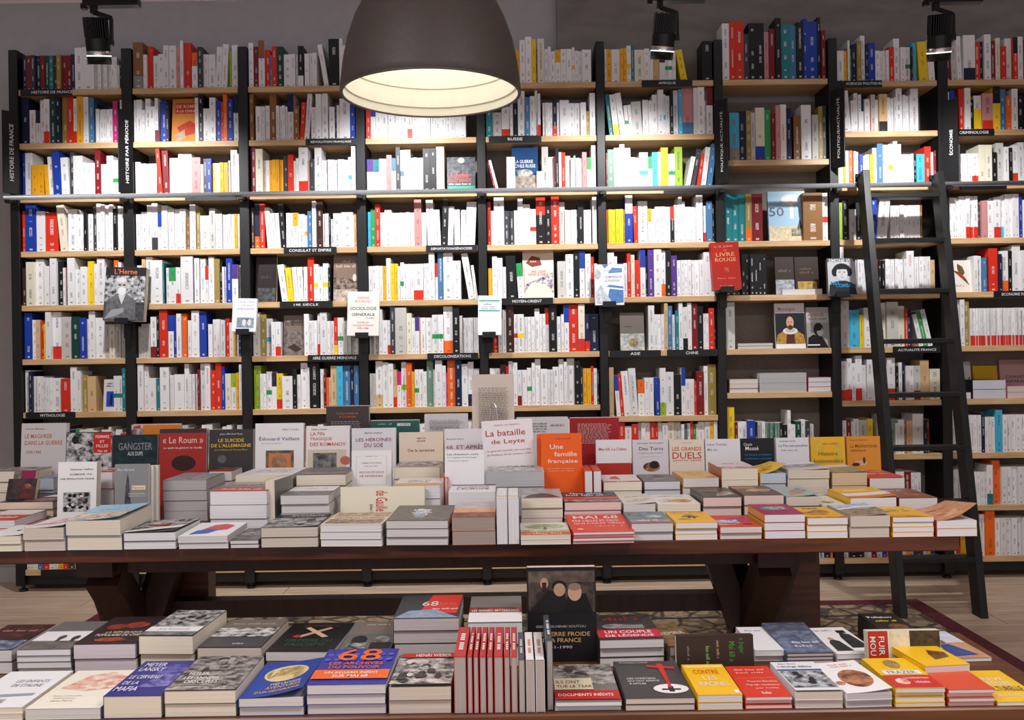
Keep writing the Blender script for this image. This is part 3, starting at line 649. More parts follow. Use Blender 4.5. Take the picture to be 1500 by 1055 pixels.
def book_mesh(name, geos):
    me = bpy.data.meshes.new(name); V, Fc, CC, TT, UV = [], [], [], [], []
    for (v, f, cc, tt, uv), M in geos:
        n = len(V); V += [tuple(M @ Vector(p)) for p in v]; Fc += [tuple(n+i for i in q) for q in f]; CC += cc; TT += tt; UV += uv
    me.from_pydata(V, [], Fc); me.materials.append(M_SPINE)
    a = me.attributes.new('Col', 'FLOAT_COLOR', 'FACE'); b = me.attributes.new('Col2', 'FLOAT_COLOR', 'FACE')
    a.data.foreach_set('color', [x for c in CC for x in c]); b.data.foreach_set('color', [x for c in TT for x in c])
    u = me.uv_layers.new(name='UVMap'); u.data.foreach_set('uv', [x for c in UV for x in c]); me.update()
    return me
def seen(b):
    if b['row'] >= 7: return b['bay'] >= 6 and (b['row'] < 9 or b['bay'] == 8) and b['x'] < 735 and b['w'] > 5
    if b['bay'] == 3 and b['row'] == 0: return False
    return b['x'] < 735
cand = sorted([i for i, b in enumerate(BOOKS) if seen(b)], key=lambda i: -BOOKS[i]['w']*BOOKS[i]['h'])
SINGLE = set(cand[:300])
ORD = lambda n: '%d%s' % (n, 'th' if 10 <= n % 100 <= 20 else {1: 'st', 2: 'nd', 3: 'rd'}.get(n % 10, 'th'))
BAYN = ['first', 'second', 'third', 'fourth', 'fifth', 'sixth', 'seventh', 'eighth', 'ninth']
ROWN = ['top', 'second', 'third', 'fourth', 'fifth', 'sixth', 'seventh', 'eighth', 'ninth', 'tenth']
rest = []
for i, b in enumerate(BOOKS):
    g = book_geo(b, i+1)
    if i in SINGLE:
        o = mobj('upright_book', book_mesh('upright_book', [(g, Matrix())])); o.matrix_world = book_mat(b)
        size = 'thick ' if b['w'] > 12.5 else ''
        bd = ' with %s band' % CN[b['band'][1]] if b['band'] else ''
        tag(o, '%s%s book%s, %s from left on %s shelf, %s bay' % (size, CN[b['c']], bd, ORD(b['i']), ROWN[b['row']], BAYN[b['bay']]), 'book', 'books standing on the wall shelves')
    else: rest.append((g, book_mat(b)))
o = mobj('shelf_books', book_mesh('shelf_books', rest))
tag(o, 'many thin paperbacks filling the remaining space on the wall shelves', 'books', kind='stuff')
# ---------------------------------------------------------------- books with printed covers
def curlf(u, v, c):                        # lift of the free right / near edge of a cover
    return c*max(0.0, u)**2*(0.55+0.45*(1-v)) if c > 0 else -c*max(0.0, 1-v)**2
def R(u0, v0, u1, v1, c, c2=None): return ('R', u0, v0, u1, v1, c, c2)
def E(u, v, a, b, c, c2=None): return ('E', u, v, a, b, c, c2)
def P(pts, c, c2=None): return ('P', pts, c, c2)
def T(s, u, v, w, h, c): return ('T', s, u, v, w, h, c)      # centred on u, baseline v, box w x h of the cover
def Q(n, u, v, w, h, c): return ('Q', n, u, v, w, h, c)       # a line of about n letters too small to read
def LINES(u0, v0, u1, v1, n, c, ragged=.15, seed=1):          # paragraph of printed lines
    rd = random.Random(seed); out = []; st = (v1-v0)/n
    for i in range(n):
        e = u1-(u1-u0)*rd.uniform(0, ragged); x = u0
        while x < e:
            w = rd.uniform(.03, .09); out.append(R(x, v0+i*st, min(x+w, e), v0+i*st+st*.45, c)); x += w+.018
    return out
def photo(seed, u0=0, v0=0, u1=1, v1=1, lo='1c1c1e', hi='c8c8c8', n=9):   # mottled press photograph
    rd = random.Random(seed); it = [R(u0, v0, u1, v1, lo, hi)]
    for _ in range(n):
        cu, cv = rd.uniform(u0+.1*(u1-u0), u1-.1*(u1-u0)), rd.uniform(v0+.1*(v1-v0), v1-.1*(v1-v0))
        a, b = rd.uniform(.04, .1)*(u1-u0), rd.uniform(.05, .1)*(v1-v0)
        t = rd.random()
        it.append(E(cu, cv, a, b, hi if t > .5 else lo, lo if t > .75 else None))
    return it
def person(u, v, s, skin, hair, coat, bg=None):               # generic head and shoulders
    a = s*1.0
    return [P([(u-a*.62, v-a*.95), (u-a*.5, v-a*.3), (u-a*.2, v-a*.12), (u+a*.2, v-a*.12), (u+a*.5, v-a*.3), (u+a*.62, v-a*.95)], coat),
            R(u-a*.09, v-a*.2, u+a*.09, v, skin), E(u, v+a*.16, a*.23, a*.25, hair), E(u, v+a*.1, a*.185, a*.22, skin),
            E(u-a*.07, v+a*.13, a*.03, a*.015, hair), E(u+a*.07, v+a*.13, a*.03, a*.015, hair), R(u-a*.06, v-a*.01, u+a*.06, v+a*.005, hair)]
def art_mesh(items, W, H, z, curl):
    b = MB(); lift = 0
    def put(u, v): return (u*W, v*H, z+lift+curlf(u, v, curl))
    for it in items:
        lift += .00012
        if it[0] == 'R':
            _, u0, v0, u1, v1, c, c2 = it; u0, u1 = max(u0, .004), min(u1, .996); v0, v1 = max(v0, .004), min(v1, .996)
            nx = max(1, int(round((u1-u0)*8))) if curl else 1; ny = max(1, int(round((v1-v0)*6))) if curl else 1
            for i in range(nx):
                for j in range(ny):
                    a0, a1 = u0+(u1-u0)*i/nx, u0+(u1-u0)*(i+1)/nx; b0, b1 = v0+(v1-v0)*j/ny, v0+(v1-v0)*(j+1)/ny
                    b.quad([put(a0, b0), put(a1, b0), put(a1, b1), put(a0, b1)], hx(c), hx(c2) if c2 else None)
        elif it[0] == 'E':
            _, u, v, a, e, c, c2 = it
            b.quad([put(min(.996, max(.004, u+a*math.cos(k*math.pi/9))), min(.996, max(.004, v+e*math.sin(k*math.pi/9)))) for k in range(18)], hx(c), hx(c2) if c2 else None)
        elif it[0] == 'P':
            _, pts, c, c2 = it; b.quad([put(min(.996, max(.004, p[0])), min(.996, max(.004, p[1]))) for p in pts], hx(c), hx(c2) if c2 else None)
        elif it[0] == 'Q':
            _, n, u, v, w, h, c = it; st = w/n; rd = random.Random(n*7)
            for i in range(n):
                if i % 6 == 5: continue
                x0 = u-w/2+i*st; hh = h*rd.choice((.62, .66, 1.0, .7))
                b.quad([put(x0, v), put(x0+st*.68, v), put(x0+st*.68, v+hh), put(x0, v+hh)], hx(c))
        else:
            _, s, u, v, w, h, c = it; gv, gf = glyphs(s); n = len(b.v)
            b.v += [put(u-w/2+p[0]*w, v+p[1]*h) for p in gv]; b.f += [tuple(n+i for i in q) for q in gf]; b.c += [hx(c)]*len(gf); b.c2 += [hx(c)]*len(gf)
    return b.mesh('cover_print', M_PRINT)
_cm = {}
def book(M, W, H, Tk, cov, page, art, label, name='paperback_book', curl=0, spine=None, group=None, back=None):
    root = tag(empty(name, mat=M), label, 'book', group)
    ct = .0009; key = (round(W, 4), round(H, 4), round(Tk, 4), page)
    if key not in _cm:
        _cm[key] = MB().box(ct, W-.0006, .0006, H-.0006, ct, Tk-ct, hx(page)).mesh('page_block', M_PAGE)
    mobj('page_block', _cm[key], root)
    b = MB(); c = hx(cov); s = hx(spine or cov); bk = hx(back or cov)
    b.box(0, W, 0, H, 0, ct, bk); b.box(0, ct, 0, H, ct, Tk-ct, s)
    nx, ny = (8, 6) if curl else (1, 1)
    for zz, fl in ((Tk, 0), (Tk-ct, 1)):
        for i in range(nx):
            for j in range(ny):
                q = [(i/nx, j/ny), ((i+1)/nx, j/ny), ((i+1)/nx, (j+1)/ny), (i/nx, (j+1)/ny)]
                if fl: q = q[::-1]
                b.quad([(u*W, v*H, zz+curlf(u, v, curl)) for u, v in q], c)
    for i in range(nx):                      # rim of the front sheet, near and far
        for v in (0, 1):
            b.quad([(i/nx*W, v*H, Tk-ct+curlf(i/nx, v, curl)), ((i+1)/nx*W, v*H, Tk-ct+curlf((i+1)/nx, v, curl)), ((i+1)/nx*W, v*H, Tk+curlf((i+1)/nx, v, curl)), (i/nx*W, v*H, Tk+curlf(i/nx, v, curl))], c)
    mobj('cover', b.mesh('cover', M_PRINT), root)
    if art: mobj('cover_print', art_mesh(art, W, H, Tk+.00025, curl), root)
    return root
def vmap(art, k):                          # art drawn for the visible upper part of a cover
    f = lambda v: 1-(1-v)*k
    out = []
    for it in art or []:
        if it[0] == 'R': out.append(('R', it[1], f(it[2]) if it[2] > .001 else 0, it[3], f(it[4]), it[5], it[6]))
        elif it[0] == 'E': out.append(('E', it[1], f(it[2]), it[3], it[4]*k, it[5], it[6]))
        elif it[0] == 'P': out.append(('P', [(u, f(v)) for u, v in it[1]], it[2], it[3]))
        else: out.append((it[0], it[1], it[2], f(it[3]), it[4], it[5]*k, it[6]))
    return out
SR = random.Random(5)
def stack(x0, x1, ytop, Yf, L, n, page, cov, art, desc, rot=0, curl=0, tilt=0, base=TZ, where='long table', spine=None):
    xm = (x0+x1)/2; zt = at(xm, ytop, Yf).z
    X0, X1 = at(x0, ytop, Yf).x, at(x1, ytop, Yf).x; W = X1-X0-.003
    h = max(zt-base-.001, .008*n); th = h/n
    for k in range(n):
        top = k == n-1
        dx = 0 if top else SR.uniform(-.0012, .0012); dy = 0 if top else SR.uniform(0, .006)
        M = Matrix.Translation((X0+.0015+dx, Yf+dy, base+.0005+k*th))
        if rot: M = M @ Matrix.Translation((W/2, 0, 0)) @ Matrix.Rotation(math.radians(rot), 4, 'Z') @ Matrix.Translation((-W/2, 0, 0))
        if top and tilt: M = M @ Matrix.Rotation(math.radians(tilt), 4, 'X')
        if top: lab = '%s, on the %s' % (desc, where)
        else: lab = '%s book down under the %s' % (ORD(n-k), desc)
        book(M, W, L, th-.0003, cov, page, art if top else None, lab, curl=curl if top else 0, spine=spine, group='books lying in stacks on the tables')
def stand(x0, x1, ytop, ybot, Y, Tk, cov, page, art, label, tilt=8, base=None, yaw=0, roll=0, name='displayed_book', group='books standing face out on the tables', spine=None, H=None, K=1.0):
    p, q = at(x0, ytop, Y), at(x1, ytop, Y); W = q.x-p.x-.002
    zb = base if base is not None else at((x0+x1)/2, ybot, Y).z
    H = H or (p.z+q.z)/2-zb
    if K != 1: art = vmap(art, K)
    H = H/math.cos(math.radians(tilt))
    M = Matrix.Translation((p.x+.001, Y, zb+.0006)) @ Matrix.Rotation(math.radians(yaw), 4, 'Z') @ Matrix.Rotation(math.radians(-tilt), 4, 'X') @ Matrix.Rotation(math.pi/2, 4, 'X')
    if roll: M = M @ Matrix.Translation((W/2, 0, 0)) @ Matrix.Rotation(math.radians(roll), 4, 'Z') @ Matrix.Translation((-W/2, 0, 0))
    M = M @ Matrix.Translation((0, 0, -Tk))
    return book(M, W, H, Tk, cov, page, art, label, name=name, group=group, spine=spine)
def spine_up(x0, x1, ytop, Yf, L, cov, page, label, title=None, base=TZ, tcol='f0e8e0', band=None):
    p, q = at(x0, ytop, Yf), at(x1, ytop, Yf); th = q.x-p.x-.0012; Hh = p.z-base-.001
    M = Matrix.Translation((p.x+.0006, Yf, base+.0006+Hh)) @ Matrix(((0, 0, 1), (0, 1, 0), (-1, 0, 0))).to_4x4()
    root = book(M, Hh, L, th, cov, page, None, label, name='spine_up_book', group='books standing on their fore edges', spine=cov)
    if title or band:
        # printed spine: local plane x = 0 of the book, drawn in (y, z)
        b = MB()
        if title:
            for i in range(title):
                y0 = L*(.22+.56*i/title); y1 = y0+L*.56/title*.66
                if i % 6 != 4: b.quad([(-.0004, y0, th*.3), (-.0004, y0, th*.68), (-.0004, y1, th*.68), (-.0004, y1, th*.3)], hx(tcol))
        if band: b.quad([(-.0003, L*.12, 0), (-.0003, L*.12, th), (-.0003, L*.2, th), (-.0003, L*.2, 0)], hx(band))
        mobj('spine_print', b.mesh('spine_print', M_PRINT), root)
    return root
GR, CR, PK, WH, BG = 'dad6d4', 'e8decb', 'e0cac3', 'e6e4e6', 'd3c7b9'     # page colours
# ------------------------------------------------ long table, front row
Y1 = 2.505
S = stack
S(-24, 31, 785, Y1, .17, 2, CR, 'f2f1ef', [E(.55, .45, .07, .05, '2a2420'), Q(7, .6, .72, .35, .06, 'c06050')], 'white cover with tiny black figure at left edge', curl=.004)
S(33, 94, 773, Y1, .19, 2, BG, 'ece4e4', [P([(.1, .2), (.9, .35), (.95, .55), (.2, .5)], 'd08a70', 'efe5e5'), P([(.3, .5), (.95, .7), (.98, .9), (.4, .8)], 'c8503c', 'ece4e4'), E(.7, .7, .2, .06, 'd8a040', 'c05040')], 'pale pink cover with small red drawings', curl=.008)
S(95, 178, 762, Y1, .20, 2, CR, '9cc8e2', [R(0, 0, 1, .45, 'e8dcc4', 'b9a284'), R(0, .06, 1, .3, 'f0ece4', '8a5c3c'), R(0, .45, 1, 1, '9fcce6'), Q(7, .5, .62, .55, .1, '7fa8c4')], 'sky blue cover over a collage of figures', curl=.012, tilt=3, rot=-2)
S(180, 258, 780, Y1, .20, 2, WH, '40403f', photo(3, 0, .3, 1, 1)+[R(.25, .45, .62, .6, 'c8402c', '402018'), P([(0, 0), (1, .2), (1, .45), (0, .12)], 'e8e6e6')], 'grey photo cover with red streak, near a tricolour one', curl=.006)
S(260, 334, 785, Y1, .19, 2, GR, 'f0eff2', [P([(.25, .38), (.5, .5), (.8, .45), (.85, .75), (.62, .88), (.4, .8)], 'd23a32'), P([(.15, .12), (.5, .18), (.62, .4), (.8, .46), (.45, .5), (.2, .4)], '2b5cc0')], 'white cover with red and blue head silhouette', tilt=1)
S(336, 379, 791, Y1, .18, 2, GR, '5a544f', photo(5, 0, 0, 1, 1, '3a3733', '8a8480', 5)+[Q(9, .5, .55, .7, .08, 'd8d4cc'), Q(10, .5, .4, .7, .08, 'd8d4cc')], 'small dark grey cover with two pale lines')
S(381, 466, 772, Y1, .20, 2, BG, '2c2c2c', photo(6, 0, 0, 1, .75, '242426', 'b8b8b8', 8)+[R(0, .75, 1, 1, '33312e'), T('Svetlana', .6, .8, .62, .13, 'd8cfa8')], 'black photo cover with pale yellow title', curl=.003)
S(468, 560, 768, Y1, .20, 3, WH, 'e4d6bc', [R(.04, .64, .96, .96, '9a7350', 'd8c0a0'), R(.04, .08, .96, .4, 'b5a58c', '5c5148'), T('HAVRE en GUERRE', .5, .46, .84, .11, 'b8402c')], 'cream cover with red GUERRE title between photos', rot=-3)
S(564, 657, 762, Y1, .21, 3, GR, '6f6961', [R(0, 0, 1, 1, '777066', '625b52'), P([(.36, .3), (.6, .3), (.62, .7), (.4, .75)], 'dfe4ea', '8a93a0'), R(.42, .18, .58, .34, '8fa0b8'), Q(6, .5, .62, .34, .12, 'f0f0f0'), Q(7, .5, .46, .34, .1, 'e4e4e8')], 'taupe cover with pale figure in the middle', rot=-3, tilt=2)
S(661, 726, 757, Y1, .18, 2, 'ab9c92', 'c98a60', [R(0, .6, 1, 1, 'b4b6c8', 'd8c2b8'), R(0, .32, 1, .6, 'd98a50', 'e8b890'), R(0, 0, 1, .32, '4a3226', 'a86038')], 'orange sunset landscape cover', tilt=3)
for i, (a, b) in enumerate(((727, 743), (744, 760))):
    spine_up(a, b, 729, Y1, .19, 'e9e8ea', WH, 'white thick book standing spine up, %s of the pair with yellow bands' % ('left' if i == 0 else 'right'), band='e8c43a')
S(762, 837, 783, Y1-.01, .185, 2, CR, 'e6e8dc', [E(.5, .66, .42, .2, '7d9c68', 'c8d6b4'), R(.48, .4, .54, .6, '6a5c44'), R(0, 0, 1, .22, 'dc5a38'), R(0, .22, 1, .38, '9cb684', 'c9d8b0'), Q(10, .55, .06, .6, .08, 'f0d8c8')], 'cover with green tree above an orange band')
S(839, 931, 790, Y1-.012, .235, 4, WH, 'e0402e', [T('MAI 68', .5, .72, .78, .17, 'f6f2f0'), T('PAR CELLES ET CEUX', .47, .55, .8, .1, 'f6f2f0'), T("QUI L'ONT VÉCU", .5, .4, .86, .11, 'f6f2f0'), R(.08, .92, .9, .935, 'f6e8e4'), Q(7, .65, .28, .5, .03, 'f2d8d0'), E(.14, .14, .05, .03, 'f4ecea')], 'red cover with big white MAI 68 title', rot=2, tilt=2, spine='d23c30')
S(924, 987, 766, Y1+.02, .19, 2, GR, '7b8c9c', [R(0, .35, 1, 1, '8094ac', '66748a'), R(.05, .6, .4, .85, '5a5c44', '8a9468'), E(.68, .55, .22, .12, 'd8d0b8', '9aa4ac'), R(0, .08, 1, .3, '8c8d84', 'a8a89c'), Q(8, .45, .18, .5, .1, 'eceae0'), R(0, 0, 1, .05, 'd87878')], 'grey blue painted cityscape cover')
S(989, 1052, 765, Y1+.02, .175, 3, WH, 'f5bd2c', [Q(10, .5, .86, .8, .06, '8a6a20'), R(.42, .4, .48, .75, '3a2f28'), R(.54, .36, .6, .72, '3a2f28'), R(.3, .5, .7, .56, '3a2f28'), E(.5, .6, .18, .12, '4a3c30', 'f5bd2c'), E(.3, .3, .16, .03, '5a4a38', 'f5bd2c')], 'yellow cover with black knotted sign')
S(1054, 1117, 771, Y1+.02, .175, 2, GR, 'dc4a2c', [P([(.0, .45), (.4, .75), (.9, .8), (.95, .5), (.6, .4), (.3, .35)], '3438a8', 'dc4a2c'), R(.08, .3, .6, .6, 'e8e4f0', '3438a8'), Q(8, .35, .45, .5, .12, 'f0eef4'), R(0, .12, .5, .2, 'e8c8b8', 'dc4a2c'), E(.75, .22, .12, .05, '3438a8')], 'orange red cover with violet blue shapes')
S(1119, 1180, 753, Y1+.02, .18, 3, WH, 'a8245c', [E(.42, .55, .28, .16, '3fa79c'), P([(.3, .3), (.8, .4), (.85, .7), (.6, .8)], '3fa79c', 'a8245c'), Q(12, .55, .6, .5, .09, 'f2eef0'), Q(8, .55, .46, .4, .09, 'f2eef0'), Q(10, .62, .86, .35, .04, 'e0b040')], 'magenta cover with teal bird shape', spine='e0a83c')
S(1182, 1243, 758, Y1+.02, .18, 3, WH, 'f2b428', [E(.45, .45, .34, .2, '8a5a30', 'f2b428'), E(.6, .55, .2, .16, '7a4c2c', 'e0a040'), R(0, 0, 1, .08, '9c6a34', 'f2b428'), Q(5, .5, .8, .4, .08, '5a3c20')], 'golden cover with brown engraving')
S(1245, 1305, 755, Y1+.02, .19, 2, BG, 'c9bfae', [R(0, .55, 1, 1, 'dfe6f0', '8fa8cc'), R(0, 0, 1, .55, 'b8a284', '6c6258'), P([(0, .5), (1, .62), (1, .75), (0, .62)], 'eceef4')], 'crowded painting cover with pale blue top', curl=.008)
S(1307, 1369, 757, Y1+.02, .18, 4, WH, 'f3b62c', [E(.45, .66, .36, .2, 'f7c83a'), Q(8, .5, .66, .5, .08, '5a4420'), Q(9, .5, .52, .55, .08, '5a4420'), P([(0, 0), (.9, 0), (.5, .14), (.15, .3)], 'b07a3a', 'f3b62c')], 'yellow cover on the four book stack near right end')
S(1371, 1432, 762, Y1+.02, .185, 2, WH, 'dba078', [R(0, 0, 1, 1, 'dda67e', 'c8845c'), Q(9, .45, .62, .5, .06, '3a2a22'), E(.5, .3, .35, .15, 'e4b894', 'c07850')], 'terracotta cover curling up at the table corner', curl=.045, spine='c03c34')
# ------------------------------------------------ second row
Y2 = 2.735
S(-40, 22, 762, 2.72, .19, 2, WH, 'd84838', [R(0, .5, 1, 1, 'f0e8e8'), Q(5, .6, .2, .5, .15, 'f4e8e4')], 'red and white cover at the left frame edge')
S(-2, 78, 735, Y2+.19, .2, 3, 'e0cdbd', '2e2c2e', [R(0, 0, 1, 1, '2a282b', '5a5658'), P([(.35, .05), (.9, .1), (.95, .4), (.5, .35)], 'c08a70', '6a4438'), P([(.5, .5), (1, .55), (1, .8), (.6, .75)], 'f2f0f2')], 'dark photo cover with a hand')
S(306, 392, 719, Y2, .2, 3, WH, '8d8f92', [R(0, .5, 1, 1, '8d9296', 'b8b4ac'), R(0, 0, 1, .42, 'c83a30', 'd8584c'), Q(13, .5, .58, .7, .14, '3c4044'), Q(15, .5, .12, .7, .14, 'f0dcd8')], 'grey cover with broad red band', rot=-2)
S(410, 482, 725, Y2, .19, 4, GR, 'a6a4a6', [R(0, .45, 1, 1, 'ececee'), R(0, 0, 1, .45, '8a8688', '6a6668'), Q(8, .55, .7, .5, .08, 'a8a4a0')], 'white and grey photo cover beside a standing cream book')
S(656, 726, 721, Y2, .17, 3, WH, 'f0eff2', [T('EN GUERRE POUR', .5, .6, .7, .16, 'c8503c'), T("L'EUROPE", .5, .35, .7, .2, '3c4c94'), R(0, .86, 1, 1, '3a3c78')], 'white cover with red and blue capitals')
S(763, 825, 729, Y2, .19, 3, CR, 'b8b9bf', [R(0, .4, 1, 1, 'c4c6ce', 'a2a2a8'), P([(.05, .0), (.2, .3), (.5, .5), (.7, .4), (.95, .05)], '3c302c', '584a44')], 'pale grey cover with dark castle silhouette')
S(826, 911, 735, Y2, .2, 3, PK, '2c2e40', [R(0, .55, 1, 1, '3b3d56', '282a3a'), R(0, .28, 1, .5, 'dd5034'), R(0, 0, 1, .25, '33302f', 'b0aca8'), Q(15, .42, .6, .7, .16, 'd0d8ec'), Q(11, .45, .8, .6, .1, 'e8e4e4')], 'navy cover with orange band near red MAI 68')
S(913, 961, 738, Y2, .19, 3, GR, 'e2ded6', [Q(14, .5, .7, .6, .06, '6a6660'), P([(.1, .25), (.6, .2), (.95, .4), (.5, .45)], 'c89480', 'e2ded6')], 'off white cover with faint reclining figure', curl=.006)
S(963, 1027, 738, Y2, .19, 3, CR, 'f0ecea', [Q(9, .5, .78, .6, .06, 'c86850'), E(.35, .35, .25, .14, 'd88850', 'f0ecea'), E(.65, .32, .24, .16, 'e0b848', 'c85840')], 'white cover with red and yellow cartoon scene')
S(1029, 1087, 728, Y2, .2, 3, PK, '5c5652', [R(0, 0, 1, 1, '5a5550', '3a3634'), P([(.4, .1), (.95, .3), (.9, .6), (.5, .4)], 'd8cdc4', '7a706a'), T('McKinley', .38, .62, .5, .1, 'd8cc80')], 'dark grey photo cover with yellow name')
S(1089, 1149, 725, Y2, .2, 3, PK, '7d6a5c', [R(0, 0, 1, 1, '56473f', '7a675a'), R(0, .7, .6, .85, 'c87850'), P([(.2, .4), (.8, .35), (.95, .6), (.4, .65)], 'd8b890', '9a7a60')], 'brown painting cover with pale reclining body')
S(1151, 1201, 727, Y2, .2, 3, BG, '8fb4c8', [R(0, 0, 1, 1, '9cc4d8', 'c8b8a0'), P([(.2, .1), (.9, .4), (.8, .8), (.4, .5)], '5a8cb0', 'd8a070')], 'light blue fish painting cover', curl=.008)
S(1204, 1243, 740, Y2, .19, 2, GR, 'e9e6cc', [Q(7, .5, .7, .5, .06, '8a8a60'), E(.5, .35, .25, .12, '5a5a44', 'e9e6cc')], 'pale yellow cover with ink sketch')
S(1245, 1314, 729, Y2, .2, 2, WH, 'f4c038', [R(0, .2, 1, .45, 'f2f2f4'), R(0, 0, 1, .14, 'e07038'), R(.2, .6, .7, .8, 'f8dc90')], 'yellow cover with white and orange stripes', curl=.008)
S(1316, 1374, 729, Y2, .2, 2, GR, '7a4034', [R(0, 0, 1, 1, '7a4034', '9c6044'), Q(8, .35, .7, .5, .12, 'e0d0c4'), E(.6, .35, .2, .12, 'c89850', '7a4034')], 'reddish brown photo cover behind terracotta one')
# third row
Y3 = 2.95
S(-30, 50, 690, 3.135, .125, 4, CR, '6d6f6c', photo(21, 0, 0, 1, 1, '5a5c5a', 'b8b4ac', 6), 'grey photo cover on tall cream stack at left')
S(56, 79, 700, 3.135, .125, 3, 'b8c0cc', '8894a8', [R(0, 0, 1, 1, 'a8b0c0', '5a6478')], 'narrow bluish cover behind white standing book')
S(143, 165, 691, Y3, .2, 3, WH, 'c83c34', [R(0, .4, 1, 1, 'e4e2e4', '7aa0c0'), Q(3, .5, .1, .5, .15, 'f0e4e0')], 'red edged cover between two standing books')
S(238, 303, 703, Y3, .2, 4, 'bcb8b8', 'a9a4aa', [R(0, 0, 1, 1, 'b4b0b8', '8a868e')], 'shrink wrapped silver grey cover')
S(305, 340, 690, 3.135, .125, 4, GR, '3c2c2a', photo(24, 0, .3, 1, 1, '2a2222', '9a6a50', 4)+[R(0, 0, 1, .25, 'c8382c')], 'dark cover with red lower edge')
S(344, 428, 696, Y3, .21, 4, CR, 'ece9e8', [Q(13, .5, .6, .6, .09, 'c86a58'), Q(16, .5, .4, .6, .08, 'c86a58')], 'white cover with thin red lines of title', rot=-2)
S(433, 507, 695, Y3, .2, 4, CR, '666872', [R(0, 0, 1, 1, '6e707c', '565862'), R(.1, .1, .9, .35, 'b0884c', '5a5c66'), Q(13, .6, .7, .6, .09, 'a4a4b0')], 'dusky grey blue landscape cover')
S(576, 645, 684, 3.03, .17, 4, CR, 'b8b4b0', photo(27, 0, .3, 1, 1, '4a4846', 'dcd8d4', 6)+[T('SURVIVANTS', .5, .05, .8, .2, 'c83c30')], 'black and white cover with red SURVIVANTS title')
S(575, 645, 711, 2.83, .175, 3, WH, 'efe9e4', [R(0, 0, 1, .3, 'd8a870'), Q(8, .5, .62, .5, .12, '8a9ab0'), Q(12, .5, .44, .5, .1, 'b0806a')], 'white cover with ochre foot and pale letters')
S(712, 798, 691, Y3, .17, 3, 'bdbcc0', 'c4c4c8', photo(29, .05, .05, .95, .95, '8a8c90', 'e0e2e4', 5)+[T('PARIS', .6, .75, .5, .2, '44484c')], 'grey photo cover with PARIS title')
S(884, 941, 706, Y3, .19, 4, CR, 'ece8e4', [R(0, 0, 1, .14, 'c8443a'), P([(.2, .4), (.5, .35), (.45, .8), (.3, .7)], 'c8443a'), Q(3, .5, .03, .3, .08, 'f0e0dc')], 'white cover with red letter and red foot')
S(943, 997, 705, Y3, .18, 4, 'd0d0d6', '7d7672', [R(0, 0, 1, 1, '807a76', '6a6460'), Q(4, .5, .3, .3, .15, 'c8c0a0'), E(.6, .7, .15, .1, '3a3232')], 'plain grey brown cover')
S(1000, 1054, 700, Y3, .19, 4, GR, 'e8c07c', [Q(9, .5, .65, .6, .08, 'c87840'), Q(9, .5, .4, .5, .07, 'b8803c'), R(.7, .08, .95, .2, 'd88838')], 'soft orange cover with faint orange title', rot=1)
S(1056, 1111, 686, Y3, .2, 4, CR, 'ece4e2', [Q(7, .5, .6, .5, .14, 'd07060'), R(0, 0, 1, .25, 'c87058', 'ece4e2')], 'white and rust cover on thick cream stack', spine='b86a44')
S(1113, 1152, 693, Y3, .19, 4, 'bcc8d8', 'f0c42c', [P([(.1, .3), (.6, .25), (.8, .5), (.4, .6)], '9a6a34', 'f0c42c'), Q(7, .5, .75, .6, .1, 'a88420')], 'bright yellow cover bending upwards', curl=.03)
S(1154, 1216, 688, Y3, .2, 5, BG, 'd8d6d6', [R(0, .3, 1, .7, '5a5a5c', 'c8c8c8'), R(0, .7, 1, 1, 'f0f0f2')], 'white and charcoal photo cover', curl=.006)
S(1218, 1271, 692, Y3, .2, 3, 'cdb79c', '9a8868', [R(0, 0, 1, 1, '968664', 'b8a884'), R(0, .7, 1, 1, 'e8e6e4')], 'khaki landscape cover on tan pages', curl=.004)
S(1273, 1326, 700, Y3, .2, 3, GR, 'd8442c', [Q(9, .5, .45, .75, .14, 'f2d8d0'), R(.5, .6, 1, 1, 'e4907c', 'd8442c')], 'vermilion cover at the right end', curl=.004)
# standing in the middle of the table
ST = stand
ST(81, 139, 678, 0, 2.835, .03, 'ececec', CR, [T('Sebastian Haffner', .62, .84, .6, .035, '2a2a2a'), T('ALLEMAGNE, 1918 :', .6, .74, .6, .04, '1c1c1c'), T('UNE RÉVOLUTION TRAHIE', .5, .66, .88, .04, '1c1c1c')]+photo(31, .15, .05, .85, .42, '141414', 'e4e4e4', 14), 'white standing book with black woodcut illustration', base=TZ, tilt=5, K=.78)
ST(166, 216, 681, 0, 2.84, .016, '8d8e90', CR, [T('Marc Bernard', .33, .87, .5, .05, 'd4d4d4'), P([(.28, .1), (.5, .1), (.46, .4), (.42, .72), (.38, .84), (.32, .55)], '3c3c3e', '55555a'), R(.5, .5, .93, .6, 'd8a040'), R(.52, .515, .91, .585, 'f0e8d4'), T('Faire front', .71, .53, .34, .04, '2a3a5a')]+LINES(.42, .38, .93, .46, 3, 'd8d8d8'), 'grey standing book with dark tree silhouette', base=TZ, tilt=3, K=.82)
for k in range(2):
    ST(167+k*.5, 224+k*7, 683, 0, 2.863+k*.02, .014, 'e4e2de', CR, None, '%s white book standing directly behind the grey tree cover' % ('first', 'second')[k], base=TZ, tilt=2)
ST(513, 573, 661, 0, 3.06, .02, 'f0eff0', WH, [R(.12, .12, .88, .86, 'b8b4b6'), R(.127, .125, .873, .855, 'f0eff0'), Q(8, .5, .84, .3, .02, 'a89890'), T('CHARLOTTE DELBO', .5, .66, .5, .035, '6a6668'), Q(18, .5, .59, .36, .025, 'b08a84'), T('AUCUN DE NOUS', .5, .42, .62, .05, 'b04a48'), T('NE REVIENDRA', .5, .32, .58, .05, 'b04a48')], 'white standing book with thin frame and red title', base=TZ+.02, tilt=6, K=.7)
